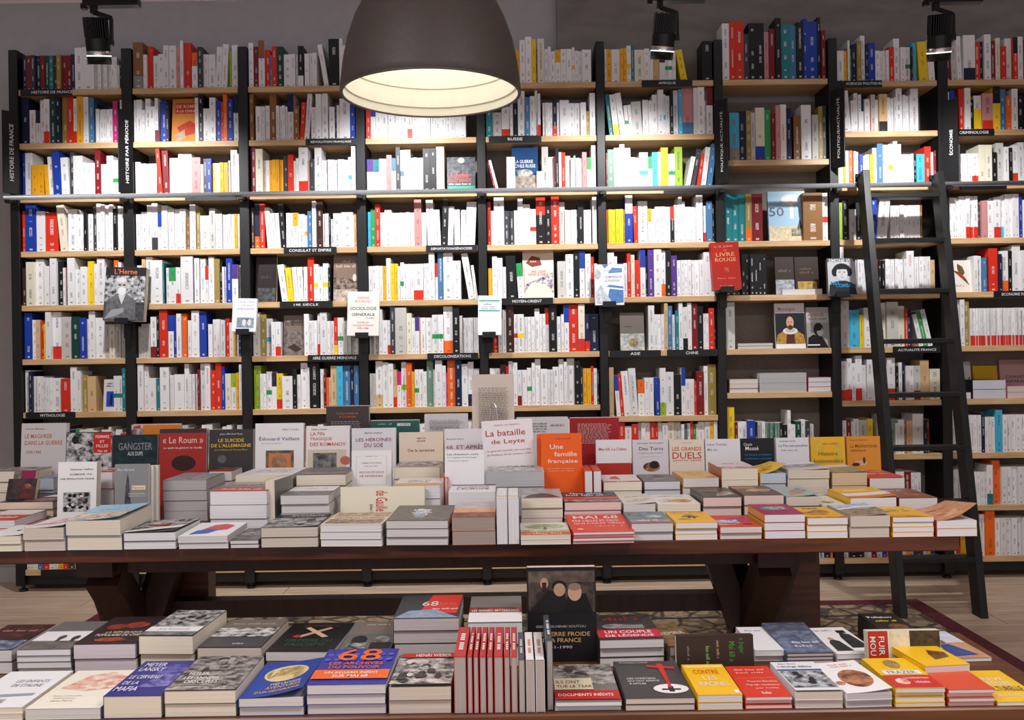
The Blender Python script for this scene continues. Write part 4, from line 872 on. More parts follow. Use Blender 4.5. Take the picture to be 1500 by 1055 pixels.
ST(650, 709, 661, 0, 2.93, .022, 'ecebed', WH, [T('Les chasseurs noirs', .46, .84, .8, .06, '2e3a30'), T('La brigade Dirlewanger', .45, .74, .76, .045, '4a5e50'), T('Christian Ingrao', .34, .63, .54, .05, '8a8e8a')], 'white standing book with dark green title', base=TZ, tilt=7, K=.46)
ST(710, 786, 616, 0, 3.13, .03, 'eeeaec', WH, [T('PIERRE GRUMBERG', .5, .9, .5, .025, 'b08a84'), T('La bataille', .46, .72, .78, .11, 'b83a38'), T('de Leyte', .5, .56, .66, .1, 'b83a38'), T('La grande bataille aéronavale', .5, .44, .86, .035, 'b86a66'), T('du Pacifique 20-26 octobre 1944', .5, .37, .86, .035, 'b86a66')], 'white tilted standing book with large red serif title', base=TZ+.03, tilt=6, roll=3, K=.72)
ST(792, 853, 636, 0, 3.05, .018, 'f0641c', WH, [T('Nadine Takoukh', .55, .87, .36, .025, '5a2a14'), T('Une', .38, .66, .32, .1, 'f8e8dc'), T('famille', .6, .5, .56, .1, 'f8e8dc'), T('française', .53, .34, .74, .1, 'f8e8dc'), T('Des Antilles a Dunkerque', .48, .22, .64, .03, 'f4c8a8'), T("en passant par l'Algerie", .48, .17, .6, .03, 'f4c8a8')], 'bright orange standing book with white title', base=TZ, tilt=6, K=.6, spine='d8541a')
ST(786, 846, 637, 0, 3.09, .018, 'ee601a', WH, None, 'orange standing book half hidden behind the matching orange one', base=TZ, tilt=6)
for k in range(2):
    spine_up(856+k*13, 868+k*13, 690, 2.96, .17, 'd84a30', WH, 'red topped small book on edge, %s of two beside orange cover' % ('left', 'right')[k])
for k in range(2):
    spine_up(645.5+k*5.5, 650.5+k*5.5, 700, 2.92, .01+.12, 'dc6038', PK, 'slim orange spined book on edge, %s of two behind white cover' % ('left', 'right')[k])
zh = at(38, 735, 2.925).z+.001
ST(7, 50, 703, 0, 2.96, .02, '3a2c30', CR, [R(0, 0, 1, 1, '2a2026', '4c3838'), E(.7, .6, .14, .16, 'a86a50', '5a3028'), P([(.4, .05), (.95, .1), (.9, .45), (.6, .5)], '6a2c28', '3a2024')], 'dark portrait book leaning on the pile at the left edge', base=zh, tilt=20)
ST(14, 47, 691, 0, 3.02, .016, '8a2048', CR, [R(0, 0, .35, 1, '8a8478', '5c584e')], 'crimson book peeking out behind the dark portrait book', base=zh, tilt=20)
# perpendicular book and long cream book standing on its side
p = at(393, 700, 2.75)
M = Matrix.Translation((p.x+.038, 2.74+.14, TZ+.0006)) @ Matrix.Rotation(math.radians(-9), 4, 'Z') @ Matrix(((0, 0, -1), (-1, 0, 0), (0, 1, 0))).to_4x4()
book(M, .13, .145, .03, '6d6b68', CR, None, 'grey photo book standing upright with its page edge to the front', name='displayed_book', group='books standing face out on the tables', back='7c7874')
p, q = at(499, 713, 2.80), at(622, 713, 2.80); W = p.z-TZ; Hh = q.x-p.x
M = Matrix.Translation((p.x, 2.80, TZ+.001+W*.98)) @ Matrix.Rotation(math.radians(-8), 4, 'X') @ Matrix(((0, 1, 0), (0, 0, -1), (-1, 0, 0))).to_4x4() @ Matrix.Translation((0, 0, -.02))
book(M, W, Hh, .02, 'e8e1cc', CR, [T('de Gaulle', .35, .42, .5, .14, 'c04034'), T('Julian Jackson', .62, .34, .4, .05, '4a4440')], 'cream book standing on its long side with sideways red letters', name='displayed_book', group='books standing face out on the tables')
# ------------------------------------------------ back row standing face out
YB = 3.27
BK = [
(26, 93, 621, 'c9c5c6', [T('Chantal Metzger', .3, .86, .45, .035, '3a3636'), T('LE MAGHREB', .38, .68, .6, .09, 'b86a28'), T('DANS LA GUERRE', .5, .54, .84, .09, 'b86a28'), T('1939-1945', .28, .36, .34, .06, 'b86a28')], 'pale grey book with ochre MAGHREB title'),
(93, 161, 634, '3a3a3a', photo(41, 0, 0, 1, .98, '1e1e20', 'd4d4d4', 8)+[R(.6, .5, .98, .98, 'c8281c'), T('FEMMES', .79, .85, .3, .07, 'f4e0dc'), T('ET', .79, .74, .1, .06, 'f4e0dc'), T('FILLES', .79, .63, .26, .07, 'f4e0dc'), T('Mai 68', .8, .52, .2, .05, 'f4e0dc')], 'photo book with red corner reading FEMMES ET FILLES'),
(162, 228, 638, '16282c', [R(0, .1, 1, .95, '14242a', '1c3a40'), T('GANGSTER', .5, .62, .76, .18, '8a9296'), T('AUX DUPS', .5, .48, .34, .1, 'd8dcdc')], 'black teal book reading GANGSTER'),
(230, 300, 629, 'a8302c', [R(0, .9, 1, 1, '3a3234'), T('« Le Roum »', .5, .66, .86, .15, 'e4c4b8'), T('Le spahi du général de Gaulle', .5, .52, .82, .06, 'f0e0d8'), E(.52, .2, .26, .18, '3a201e')], 'red book with pale pink quoted title'),
(303, 369, 630, '3c3a3c', [T('Jean-Michel Roy', .5, .86, .52, .05, 'd0d0d0'), T('LE SUICIDE', .5, .7, .58, .08, 'f0c828'), T("DE L'ALLEMAGNE", .5, .58, .9, .08, 'f0c828'), T('Sur le Malaise de Thomas Mann', .5, .5, .74, .035, 'c8a830'), E(.3, .3, .1, .1, '6a6a6c', '4a4a4c')], 'charcoal book with yellow ALLEMAGNE title'),
(371, 443, 621, 'eeedf0', [T('Gilles Candar', .73, .84, .36, .04, '7a7a80'), T('Édouard Vaillant', .5, .62, .84, .09, '4c5278'), T("L'invention de la gauche", .33, .54, .42, .03, '8a8a90'), R(.22, .0, .8, .4, '3c4c6c', '8a7434'), R(.28, .0, .74, .34, 'd0804c'), E(.5, .12, .16, .18, '8a6450', 'b08868')], 'white book with framed painted portrait'),
(446, 511, 625, 'ece9e9', [T('PIERRE LORRAIN', .3, .9, .36, .035, '4a4a4a'), T('LA FIN', .26, .78, .32, .08, 'c8322c'), T('TRAGIQUE', .34, .66, .5, .08, 'c8322c'), T('DES ROMANOV', .5, .54, .82, .08, 'c8322c'), R(.04, 0, .92, .46, 'd8ccb8'), R(.16, 0, .7, .38, '3c3c3c', '8a8a8a'), E(.9, .2, .12, .1, 'c86a60')], 'white book with red ROMANOV title'),
(513, 579, 628, 'e4e3ea', [T('MONICA CHARLOT', .5, .86, .4, .04, '4a4a5a'), T('LES HÉROÏNES', .5, .68, .8, .1, '8a2c44'), T('DU SOE', .5, .54, .42, .1, '8a2c44')], 'lilac white book with dark red HÉROÏNES title'),
(583, 649, 634, 'ead8c4', [T('TIMOTHY', .5, .82, .22, .04, '3a3430'), T('SNYDER', .5, .75, .2, .04, '3a3430'), T('De la tyrannie', .5, .48, .6, .09, '7a3c34')], 'peach book with small centred title'),
(650, 711, 629, 'ebe9ee', [T('Benjamin Stora', .26, .72, .42, .05, '6a6a70'), T('68. ET APRÈS', .5, .5, .92, .12, '9a3c6a')], 'white book with mauve title reading 68 ET APRÈS'),
(873, 925, 645, 'ecebee', [T('Mai 68, Le Débat', .48, .66, .8, .1, 'c03a3c'), R(0, 0, 1, .3, 'b8301f')], 'white book with red Débat title'),
(927, 980, 645, 'dcd8de', [T('Georges de Hongrie', .5, .86, .74, .06, '7a7478'), T('Des Turcs', .52, .68, .68, .1, '4c464c'), T('Traité sur les moeurs', .5, .58, .7, .04, '8a8488'), R(.2, .48, .8, .485, 'a8a4a8'), E(.52, .18, .24, .14, 'c08a5c', '3a2c2c'), E(.6, .24, .14, .12, '2c2020')], 'pale lilac book with small turbaned portrait'),
(981, 1033, 645, 'e8dccc', [T('Stefan Zweig', .5, .88, .3, .03, '7a6a5c'), T('LES GRANDS', .5, .66, .84, .12, 'c84030'), T('DUELS', .5, .42, .84, .2, 'c84030'), T('QUI ONT FAIT LE MONDE', .5, .34, .82, .05, 'c84030')], 'cream book with bold red DUELS title'),
(1034, 1086, 644, 'e6e5ea', [T('Léon Trotsky', .34, .78, .56, .09, '4a6a9c'), T('Ma vie', .2, .64, .28, .08, '8a8a90')], 'white book with slim blue author line'),
(1087, 1136, 643, '1c1c20', [T('Claude', .2, .78, .26, .08, 'd8d8dc'), T('Mossé', .32, .64, .4, .12, 'f0f0f2'), T('La Grece archaique', .5, .46, .8, .08, '2c7cb4'), T('d Homere a Eschyle', .5, .34, .8, .08, '2c7cb4')], 'black book with white and blue serif lines'),
(1138, 1187, 642, 'e2e2e8', [T('JOSE MAURICE', .34, .86, .5, .05, '3a4a6a'), T('Le Feu aux poudres', .52, .7, .88, .1, '2c5c94'), Q(15, .4, .6, .5, .04, '8a8a94'), R(0, 0, .6, .2, '8a8a90', 'e2e2e8')], 'white book with blue Feu title'),
(1189, 1240, 641, 'eab42c', [T('ALAIN CORBIN', .52, .76, .6, .06, '7a7434'), E(.2, .7, .16, .22, 'c8b44c', 'eab42c'), E(.82, .5, .14, .3, 'c8b44c', 'eab42c'), T('Histoire', .5, .44, .56, .12, '5c5a24'), T('buissonnière', .5, .22, .86, .12, '5c5a24')], 'golden yellow book with olive foliage'),
(1242, 1292, 640, 'd88e30', [T('François Gipouloux', .36, .86, .56, .05, '5a3414'), T('La Méditerranée', .5, .66, .8, .11, '8a4a20'), T('asiatique', .34, .52, .46, .1, '8a4a20'), E(.4, .2, .2, .08, 'd8a48c'), E(.5, .28, .04, .1, '4a3020'), E(.25, .16, .12, .05, '3a2a20')], 'ochre orange book at the right end of back row')]
for i, (a, b, y, c, art, lab) in enumerate(BK):
    H = at((a+b)/2, y, YB).z-TZ
    ST(a, b, y, 0, YB, .024, c, WH, art, 'standing '+lab, base=TZ, tilt=5, K=.56)
# second back row seen from behind
YR = 3.36
for (a, b, y, c, art, lab) in [
 (195, 266, 622, 'e08a34', [R(0, 0, .24, 1, 'ece4dc', '6a4a5c'), E(.12, .9, .08, .05, 'c04038')], 'orange book with patterned strip behind the red quoted title'),
 (479, 542, 595, '4c4242', [T('La face cachée de', .5, .8, .5, .05, 'd87838'), T('la Commune', .5, .72, .38, .05, 'd87838')]+LINES(.12, .3, .88, .66, 8, '9a9090'), 'dark brown back cover with orange heading'),
 (543, 615, 616, '35665e', [R(.55, .8, .82, .9, 'e8e8e4'), R(.58, .82, .79, .88, '2a2a2a', 'e8e8e4'), Q(8, .3, .86, .3, .04, 'c8d4cc')], 'teal green back cover with white barcode'),
 (622, 686, 607, 'dcd9dc', LINES(.12, .5, .9, .86, 8, '9a989c', seed=4), 'white back cover with grey paragraph left of the wire stand'),
 (756, 832, 612, 'e2e0e4', LINES(.1, .5, .6, .88, 4, '9a9aa0', seed=5)+LINES(.66, .72, .95, .8, 2, 'a86a6a', seed=6), 'white back cover between wire stand and red back cover'),
 (834, 906, 612, 'a82a30', LINES(.15, .1, .85, .85, 15, 'd8a8a4', seed=7), 'red back cover with pale paragraph')]:
    ST(a, b, y, 0, YR+.03, .026, c, WH, art, 'standing '+lab, base=TZ, tilt=-4, K=(660-y)/(730-y)*.9)
# tall beige book on a wire stand
wz = TZ+.165
ST(690, 753, 549, 0, 3.365, .042, 'd8ccc0', CR, LINES(.16, .2, .86, .82, 26, '8a7c74', .06, 9)+[R(.14, .1, .86, .105, 'c08a84')], 'tall beige page covered book raised on the wire stand', base=wz, tilt=9)
c = at(723, 600, 3.33)
ws = tag(empty('wire_book_stand', (c.x, 3.36, TZ)), 'bent chrome wire stand holding the tall beige book', 'book stand')
loop = [(-.034, -.03, .004), (-.028, -.03, .13), (-.018, -.028, .22), (-.010, -.024, .31), (-.004, -.022, .33), (.004, -.022, .33), (.010, -.024, .31), (.018, -.028, .22), (.028, -.03, .13), (.034, -.03, .004)]
MB().tube(loop, .0034, 8).build('loop', M_CHROME, ws, smooth=True)
for s in (-1, 1):
    MB().tube([(s*.034, -.03, .004), (s*.034, .085, .004), (s*.034, .088, .06), (s*.03, .075, .161)], .002, 8).build('foot', M_CHROME, ws, smooth=True)
    MB().tube([(s*.03, .08, .161), (s*.03, -.03, .161), (s*.03, -.03, .172)], .002, 8).build('prong', M_CHROME, ws, smooth=True)
# ------------------------------------------------ low table, front row
YF = 1.80
def B(x0, x1, ytop, Yf, L, n, page, cov, art, desc, **k): stack(x0, x1, ytop, Yf, L, n, page, cov, art, desc, base=BZ, where='low table', **k)
B(-70, 34, 1036, YF, .21, 2, CR, 'ebebee', [T('LES ENFANTS', .6, .66, .5, .08, '7a8090'), T('DE STALINE', .6, .54, .46, .08, '7a8090'), R(0, 0, .6, .2, '6a6a6e', 'c8c8cc'), P([(0, .22), (.9, .3), (.9, .36), (0, .3)], '9aa0a8')], 'white cover with grey blue title at left edge')
B(36, 148, 1037, YF, .22, 1, GR, 'eee9d8', [P([(.1, .5), (.3, .85), (.6, .94), (.9, .8), (.85, .5), (.5, .42)], 'd88a78', 'eee0d0')]+[T('Douze promenades', .35, .28, .4, .035, 'b0a898'), T('historiques', .35, .22, .3, .035, 'b0a898'), T('dans Paris', .35, .16, .3, .035, 'b0a898')], 'cream cover with coral red map drawing')
B(150, 237, 1019, YF, .21, 1, CR, '2a2880', [E(.72, .7, .26, .2, '6a66b8', '34328c'), P([(.4, .2), (.95, .25), (.95, .6), (.6, .55)], '8884c8', '2a2880'), T('MEYER', .3, .82, .4, .11, 'e8e6f4'), T('LANSKY', .32, .68, .46, .11, 'e8e6f4'), T('LE CERVEAU', .36, .46, .56, .1, 'e8e6f4'), T('DE LA', .22, .3, .28, .09, 'e8e6f4'), T('MAFIA', .26, .12, .4, .12, 'e8e6f4')], 'deep blue cover with slanted white MAFIA title')
B(239, 346, 1011, YF, .21, 2, CR, '55504f', photo(51, 0, .12, 1, 1, '2c2828', 'a8a09c', 7)+[R(0, 0, 1, .1, 'c8c0b8', '4a4440'), T('HITLER,', .28, .4, .3, .09, 'f0eeea'), T('LES ANNÉES', .36, .29, .5, .09, 'f0eeea'), T('OBSCURES', .4, .18, .48, .09, 'f0eeea')], 'sepia crowd photo cover with white OBSCURES title')
B(348, 445, 1022, YF, .21, 2, GR, '21429c', [E(.5, .62, .36, .24, 'e0cc94'), E(.5, .62, .32, .21, 'd8bc78', '8a7c58'), T('YVES LACOSTE', .6, .28, .5, .06, 'e8e4e0'), T('AVENTURES', .6, .18, .55, .07, 'f0c040'), T("D'UN GÉOGRAPHE", .55, .08, .7, .07, 'f0c040')], 'royal blue cover with round golden medallion', curl=.02)
B(448, 566, 1002, YF, .22, 3, GR, '34369a', [E(.12*i+.08, .82-.0*j, .04, .04, '5a5cc0') for i in range(8) for j in range(1)]+[E(.12*i+.08, .66, .04, .04, '5a5cc0') for i in range(8)]+[R(0, .12, 1, .36, 'ec6a20'), T('68', .5, .62, .6, .34, 'ec6a20'), T('LES ARCHIVES', .5, .5, .72, .08, 'ec6a20'), T('DU POUVOIR', .5, .39, .68, .08, 'ec6a20'), T('UN REGARD INÉDIT', .5, .25, .7, .07, 'f8f0ec'), T('SUR MAI 68', .5, .15, .46, .07, 'f8f0ec')], 'violet blue cover with huge orange 68')
B(568, 662, 1006, YF, .2, 2, BG, '6a6462', photo(53, 0, 0, 1, .86, '3a3634', 'd8d2cc', 16)+[R(.05, .86, 1, 1, 'b8322c'), T('HENRI WEBER', .6, .88, .62, .09, 'f2e8e4'), T('Rebelle jeunesse', .5, .3, .8, .1, '2a2624')], 'crowd photo cover with red head band', curl=-.006)
for i, (a, b) in enumerate(((664, 683), (684, 692), (693, 701), (702, 712), (713, 722), (723, 737), (738, 747), (748, 758))):
    spine_up(a, b, 962, YF, .2, 'b52a2c', 'b4a8a4', 'red book with spine upwards, %s from the left of eight' % ORD(i+1), title=(9, 12, 8, 10)[i % 4], base=BZ)
for i, (a, b, c) in enumerate(((759, 769, '4a5058'), (770, 783, 'e8e6e6'), (784, 798, 'e8e6e6'))):
    spine_up(a, b, 966, YF, .18, c, 'b8aca6', '%s book with spine upwards right of the red row' % ('charcoal', 'first white', 'second white')[i], title=11, tcol='d87858' if i else 'e0e0e0', base=BZ)
spine_up(800, 810, 938, YF+.01, .18, '3c4450', 'a8a09c', 'slate book with spine upwards, taller at the end of the row', title=13, base=BZ)
B(812, 912, 1027, YF, .22, 2, WH, '77726e', photo(55, 0, .42, 1, 1, '4a4644', 'b8b2ac', 8)+[R(.02, .28, .62, .58, 'e4d8b8'), T('ILS ONT', .24, .44, .38, .08, '7a2420'), T('TUÉ LE TSAR', .33, .33, .56, .08, '7a2420'), R(0, .03, 1, .25, 'bc2824'), T('DOCUMENTS INÉDITS', .48, .11, .84, .08, 'f2e8e4')], 'photo cover with red band reading DOCUMENTS INÉDITS')
B(915, 1019, 1022, YF, .22, 2, BG, '3f3d3e', [T('Dominique Lormier', .32, .93, .46, .04, 'd8d6d6'), T('CES CHRÉTIENS', .34, .48, .44, .05, 'e8e6e6'), T('QUI ONT RÉSISTÉ', .36, .41, .48, .05, 'e8e6e6'), T('À HITLER', .26, .34, .26, .05, 'e8e6e6'), E(.72, .22, .26, .12, 'ecebea'), R(.58, .18, .86, .22, '1c1c1e'), R(.68, .14, .76, .28, '1c1c1e'), P([(.66, .9), (.76, .9), (.74, .24), (.7, .24)], 'c82820'), P([(.5, .8), (.92, .74), (.92, .8), (.5, .86)], 'c82820')], 'dark grey cover with red dagger shaped cross')
B(1021, 1089, 1017, YF, .178, 2, GR, 'f5c01c', [R(.05, .88, .95, .96, 'fbe08a'), T('CONTRE', .48, .66, .6, .14, 'd8401c'), T('LES', .5, .46, .34, .13, 'e8e0d0'), T('RACINES', .52, .26, .68, .14, 'e8e0d0'), R(.86, .03, .96, .14, 'f0e8e0')], 'yellow cover with red CONTRE title')
B(1091, 1162, 1021, YF, .178, 3, GR, 'd83c2a', [Q(16, .5, .84, .7, .06, 'f0a898'), Q(12, .5, .74, .7, .05, 'f0a898'), R(.1, .58, .95, .585, 'f0b8a8'), T('Maurice Blanchot', .6, .44, .66, .06, 'f4c8bc'), T('Mai 68, révolution', .56, .32, .72, .06, 'f4d8d0'), T("par l'idée", .6, .22, .5, .05, 'f4d8d0'), T('folio', .5, .06, .2, .08, 'f8ece8')], 'plain red cover with small white folio mark')
B(1164, 1236, 1013, YF, .178, 2, BG, 'e6e8ee', [T('Marc Bloch', .34, .9, .4, .05, '8a8e98'), T("L'étrange défaite", .46, .78, .76, .08, '3c4048'), R(0, .68, 1, .73, '3c5c9c')]+photo(57, .03, .08, .97, .66, '22242a', 'c8ccd4', 7), 'white cover with black and white photo of resting soldiers', curl=-.004)
B(1238, 1309, 1014, YF, .178, 2, 'c4c0c4', 'f0eeee', [Q(12, .55, .88, .5, .04, 'd89080'), Q(13, .55, .81, .5, .04, 'd89080'), E(.55, .42, .34, .28, '5a3424', 'c88a64'), E(.12, .3, .1, .06, '8a5038', 'd8a080')], 'white cover with round sepia kitchen photo', rot=3, curl=.008)
B(1311, 1386, 1007, YF, .178, 4, GR, 'f2c21c', [R(0, 0, 1, .4, 'cc2c24'), E(.3, .2, .14, .1, 'f0d8d0', 'cc2c24'), T('La bibliothèque', .66, .26, .5, .08, 'f4e0dc'), T('idéale', .68, .14, .3, .07, 'f4e0dc'), R(.1, .42, .9, .56, 'ece8e4'), T('FRAZER', .5, .44, .6, .1, '6a6458'), E(.5, .78, .16, .14, '8a6c3c', 'b8a060')], 'yellow cover with lower half red and white starburst')
B(1388, 1458, 1012, YF, .178, 4, GR, 'd85030', [Q(20, .35, .7, .5, .06, 'f0c0b0'), Q(8, .7, .72, .4, .05, 'f0c0b0'), R(.05, .9, .95, .92, 'f0b8a4')], 'vermilion plain cover beside the yellow corner book')
B(1460, 1535, 1029, YF, .178, 1, WH, 'f4c21c', [T('BRÈVE', .5, .66, .6, .12, 'e8e4dc'), T('HISTOIRE', .5, .5, .66, .12, 'e8e4dc'), T('CULTURELLE', .5, .32, .8, .14, '3a4a5c'), T("DE L'EUROPE", .5, .14, .7, .1, 'e8e4dc')], 'bright yellow cover at the right frame edge')
# second row of the low table
YG = 2.06
B(-60, 18, 952, 2.07, .2, 2, GR, '2e1a1c', [R(0, 0, 1, 1, '2c1a1e', '5a3030'), R(0, 0, 1, .35, '3a4660', '8a98b0'), Q(16, .5, .7, .7, .08, 'a88078')], 'dark maroon photo cover at the far left')
B(23, 104, 951, YG, .22, 4, WH, '8a8684', [R(0, .62, 1, 1, '6d6a6a'), R(0, .28, 1, .62, 'e8e6e8'), R(0, 0, 1, .28, '77726e', '5c5856'), E(.5, .4, .07, .08, '4a4644'), E(.78, .38, .07, .08, '3a3634'), R(.74, .26, .82, .38, '3a3634'), R(.46, .26, .54, .4, '4a4644')], 'grey cover with two dark birds on white')
B(106, 199, 943, YG, .22, 2, 'd4cad0', '241214', [E(.3, .6, .16, .1, '9c3420', '4a1814'), E(.62, .66, .2, .12, 'a83c24', '5a2018'), E(.5, .14, .26, .07, 'b84c2c', '5a2018'), T('LA RÉPUBLIQUE', .56, .36, .6, .08, 'e8dcc8'), T('POPULAIRE DE CHINE', .56, .26, .8, .08, 'e8dcc8')], 'black and ember red cover')
B(201, 284, 931, YG, .21, 2, CR, '4a4a4a', photo(61, 0, .34, 1, 1, '202022', 'c0c0c0', 7)+[R(0, .14, 1, .32, 'e6e6e8'), T('Joe Kennedy', .5, .17, .6, .1, '9a9a9e'), R(0, 0, 1, .13, '4a4c4e', '8a8c8e')], 'photo cover with white title strip on the taller stack', rot=-3)
B(287, 384, 948, YG, .22, 2, BG, '3c3a3c', [R(0, .7, 1, 1, '77706a'), Q(17, .5, .8, .7, .07, 'b89880'), R(0, .36, 1, .68, '242224', 'e0dedc'), R(0, 0, 1, .34, '44444a'), Q(6, .6, .1, .22, .04, 'c8c8c8')], 'grey headed cover with strip of white crowd', rot=-2)
B(387, 489, 954, YG, .22, 2, GR, '141416', [T('HISTOIRE DU', .5, .32, .7, .1, '2c5c4c'), T('FASCISME', .5, .18, .6, .1, '2c5c4c'), R(.2, .84, .8, .94, '3c2c2a', '2a2020'), P([(.25, .5), (.33, .46), (.72, .8), (.66, .84)], 'c89a84'), P([(.75, .5), (.67, .46), (.28, .8), (.34, .84)], 'd8ac94'), E(.26, .5, .06, .05, 'b03028')], 'black cover with crossed forearms and green letters', rot=-3)
B(496, 573, 950, YG, .21, 1, GR, '6c6a68', [R(0, .5, 1, 1, '77736f'), Q(13, .55, .86, .5, .06, 'c0b8b0'), T('Les de Gaulle', .58, .7, .66, .1, 'b8784c'), E(.3, .3, .16, .16, '1e1e20'), R(.1, 0, .5, .2, '2a2a2c', 'b8b8b8'), E(.75, .3, .16, .14, 'a8a4a0', '3a3a3a'), R(.56, 0, .98, .2, '1c1c1e')], 'grey cover with two dark heads')
B(575, 673, 905, YG, .2, 4, 'c0bab8', '2c2c30', [P([(.35, .12), (.95, .2), (1, 1), (.5, 1)], 'd0301f'), P([(.0, 0), (1, 0), (.6, .35), (.2, .3)], '9cacc4', '7a8ca8'), T('68', .5, .5, .26, .2, 'd8d4d4'), Q(12, .8, .55, .3, .06, 'e86a54'), Q(17, .76, .34, .4, .06, 'f0d0c8')], 'black and red 68 cover on tall stack')
B(684, 766, 911, YG+.01, .2, 2, WH, '6d6964', [R(0, .55, 1, 1, '77726c'), R(0, .35, 1, .55, 'b8391f', '5a2a18'), R(0, 0, 1, .35, 'e8e6e8'), T('LES ANNÉES MITTERRAND', .5, .38, .9, .1, 'f2e4dc')], 'grey and white cover with rust red title band', tilt=2)
ST(771, 874, 834, 0, 2.10, .036, '141316', PK, [R(.02, .52, .98, .95, '2a2422', '54483e'), R(.02, .84, .98, .96, '4a4038', '6a5c50'), P([(.02, .52), (.3, .76), (.55, .72), (.6, .52)], '1c1816'), P([(.5, .52), (.6, .7), (.85, .72), (.95, .52)], '121012'), E(.47, .8, .11, .06, '1a1614'), E(.47, .76, .085, .07, 'b08e74'), E(.69, .73, .1, .09, 'c09a80'), E(.69, .79, .09, .04, '8a7464'), E(.25, .83, .06, .06, 'b08a70'), R(.22, .74, .28, .84, '2a2220'), T('GEORGES-HENRI SOUTOU', .48, .36, .72, .025, 'a8a0a0'), T('LA GUERRE FROIDE', .48, .27, .84, .045, 'c8a06c'), T('DE LA FRANCE', .46, .205, .62, .045, 'c8a06c'), T('1941-1990', .44, .14, .4, .03, 'c0b8b0')], 'tall black standing book with photo of two men in a car', base=BZ, tilt=5)
B(877, 974, 936, YG, .2, 3, GR, '38302e', [R(0, .45, 1, 1, '2a2628', '45403e'), Q(7, .5, .74, .6, .14, '9c2c24'), E(.35, .5, .22, .1, 'b0aca8', '6a6664'), R(.5, .4, .8, .55, '8a8480'), R(0, .06, 1, .36, 'c4203c'), T('UN COUPLE', .5, .22, .74, .1, 'f4e8ec'), T('DE LÉGENDE', .5, .09, .76, .1, 'f4e8ec')], 'photo cover with crimson band reading LÉGENDE', rot=2)
B(978, 1036, 945, 2.07, .17, 2, GR, '5c4a34', [R(0, 0, 1, 1, '5a4832', '8a7048'), T('PREMIER', .5, .5, .8, .12, 'd8d0b8'), R(0, 0, 1, .08, 'b84030')], 'brown antique painting cover', rot=14)
p, q = at(990, 932, 2.02), at(1103, 932, 2.02); W = p.z-BZ; Hh = q.x-p.x
def sideways(x0, x1, y, Y, cov, page, art, label, th=.022):
    p, q = at(x0, y, Y), at(x1, y, Y); W = p.z-BZ; Hh = q.x-p.x
    M = Matrix.Translation((p.x, Y, BZ+.002+W*.98)) @ Matrix.Rotation(math.radians(-7), 4, 'X') @ Matrix(((0, 1, 0), (0, 0, -1), (-1, 0, 0))).to_4x4() @ Matrix.Translation((0, 0, -th))
    book(M, W, Hh, th, cov, page, art, label, name='displayed_book', group='books standing face out on the tables')
sideways(990, 1103, 932, 2.03, '3a2c24', CR, [T('« Juger', .3, .8, .44, .08, '4a8a3c'), T('Mai 68 »', .46, .68, .56, .08, '4a8a3c'), Q(13, .4, .52, .5, .04, 'b08870'), Q(17, .6, .38, .6, .05, '7aa060'), Q(7, .5, .14, .4, .03, '8a7c70')], 'dark brown book standing on its side with green sideways title')
B(1105, 1150, 952, 2.08, .18, 2, WH, 'e8e8ec', [Q(11, .5, .8, .6, .06, 'a8a8b0')], 'white cover behind the dark sideways book')
B(1152, 1222, 958, YG, .2, 3, 'cfc2c0', '4c5468', [R(0, 0, 1, 1, '4c546c', '77809a'), R(0, .7, 1, 1, '3c4254', '5c657c'), Q(16, .6, .3, .6, .07, 'c8ccd8'), Q(5, .5, .18, .4, .06, 'b8bcc8')], 'stormy blue grey sea cover', rot=1, tilt=3)
B(1225, 1290, 957, YG, .2, 2, WH, 'eceaea', [Q(13, .35, .85, .5, .06, '9a9a9e'), P([(.1, .1), (.5, .1), (.45, .45), (.3, .55), (.15, .4)], '26262a', '44444a'), E(.3, .55, .07, .05, 'b8a090'), P([(.55, .2), (.98, .2), (.9, .7), (.7, .78), (.6, .6)], '1c1c20', '3a3a40'), R(.66, .76, .88, .86, '1a1a1c')], 'white cover with two black robed figures', rot=3)
B(1294, 1350, 926, 2.11, .16, 3, GR, '1e1a18', [T('Poliakov', .45, .72, .7, .1, 'e8e4e0'), Q(8, .5, .54, .6, .08, 'd8c830'), E(.6, .25, .26, .18, '8a5a30', '3a2414')], 'black cover with white and yellow lines near the rug')
sideways(1270, 1376, 925, 2.03, 'ece6d4', CR, [R(0, 0, 1, .28, 'b83424'), R(0, .3, 1, .58, 'e6dcc0', 'd0c4a4'), R(0, .58, 1, 1, '3a3020', '54462c'), E(.6, .84, .4, .14, '5c4c30', '3a3020'), T('FUIR', .4, .15, .5, .08, 'f0e0d8'), T('MOU', .4, .03, .5, .08, 'f0e0d8')], 'red cream and brown book standing on its side')
B(1378, 1455, 966, 2.06, .2, 1, WH, 'c9a890', [R(0, .55, 1, 1, 'c8cce0', 'e0e0ea'), R(0, 0, 1, .55, 'd0a078', 'c08c68'), P([(.2, .05), (.85, .1), (.6, .5), (.4, .48)], '3c58a0', '2c4480'), E(.5, .6, .1, .1, '8a6a50'), Q(9, .4, .82, .5, .07, '7a80a0')], 'orange desert cover with blue robed figure', rot=3)
zr = at(1423, 1012, YF).z+.0008
stack(1352, 1424, 974, 1.90, .178, 1, GR, 'f2c020', [R(.12, .72, .8, .82, 'f0ead8'), Q(8, .45, .73, .6, .08, 'b8a890'), P([(.45, .2), (.85, .28), (.9, .45), (.6, .55), (.5, .4)], '8a5c34', '5a3a20')], 'yellow cover showing a brown engraving, across the vermilion stack', base=zr, where='low table', rot=6)
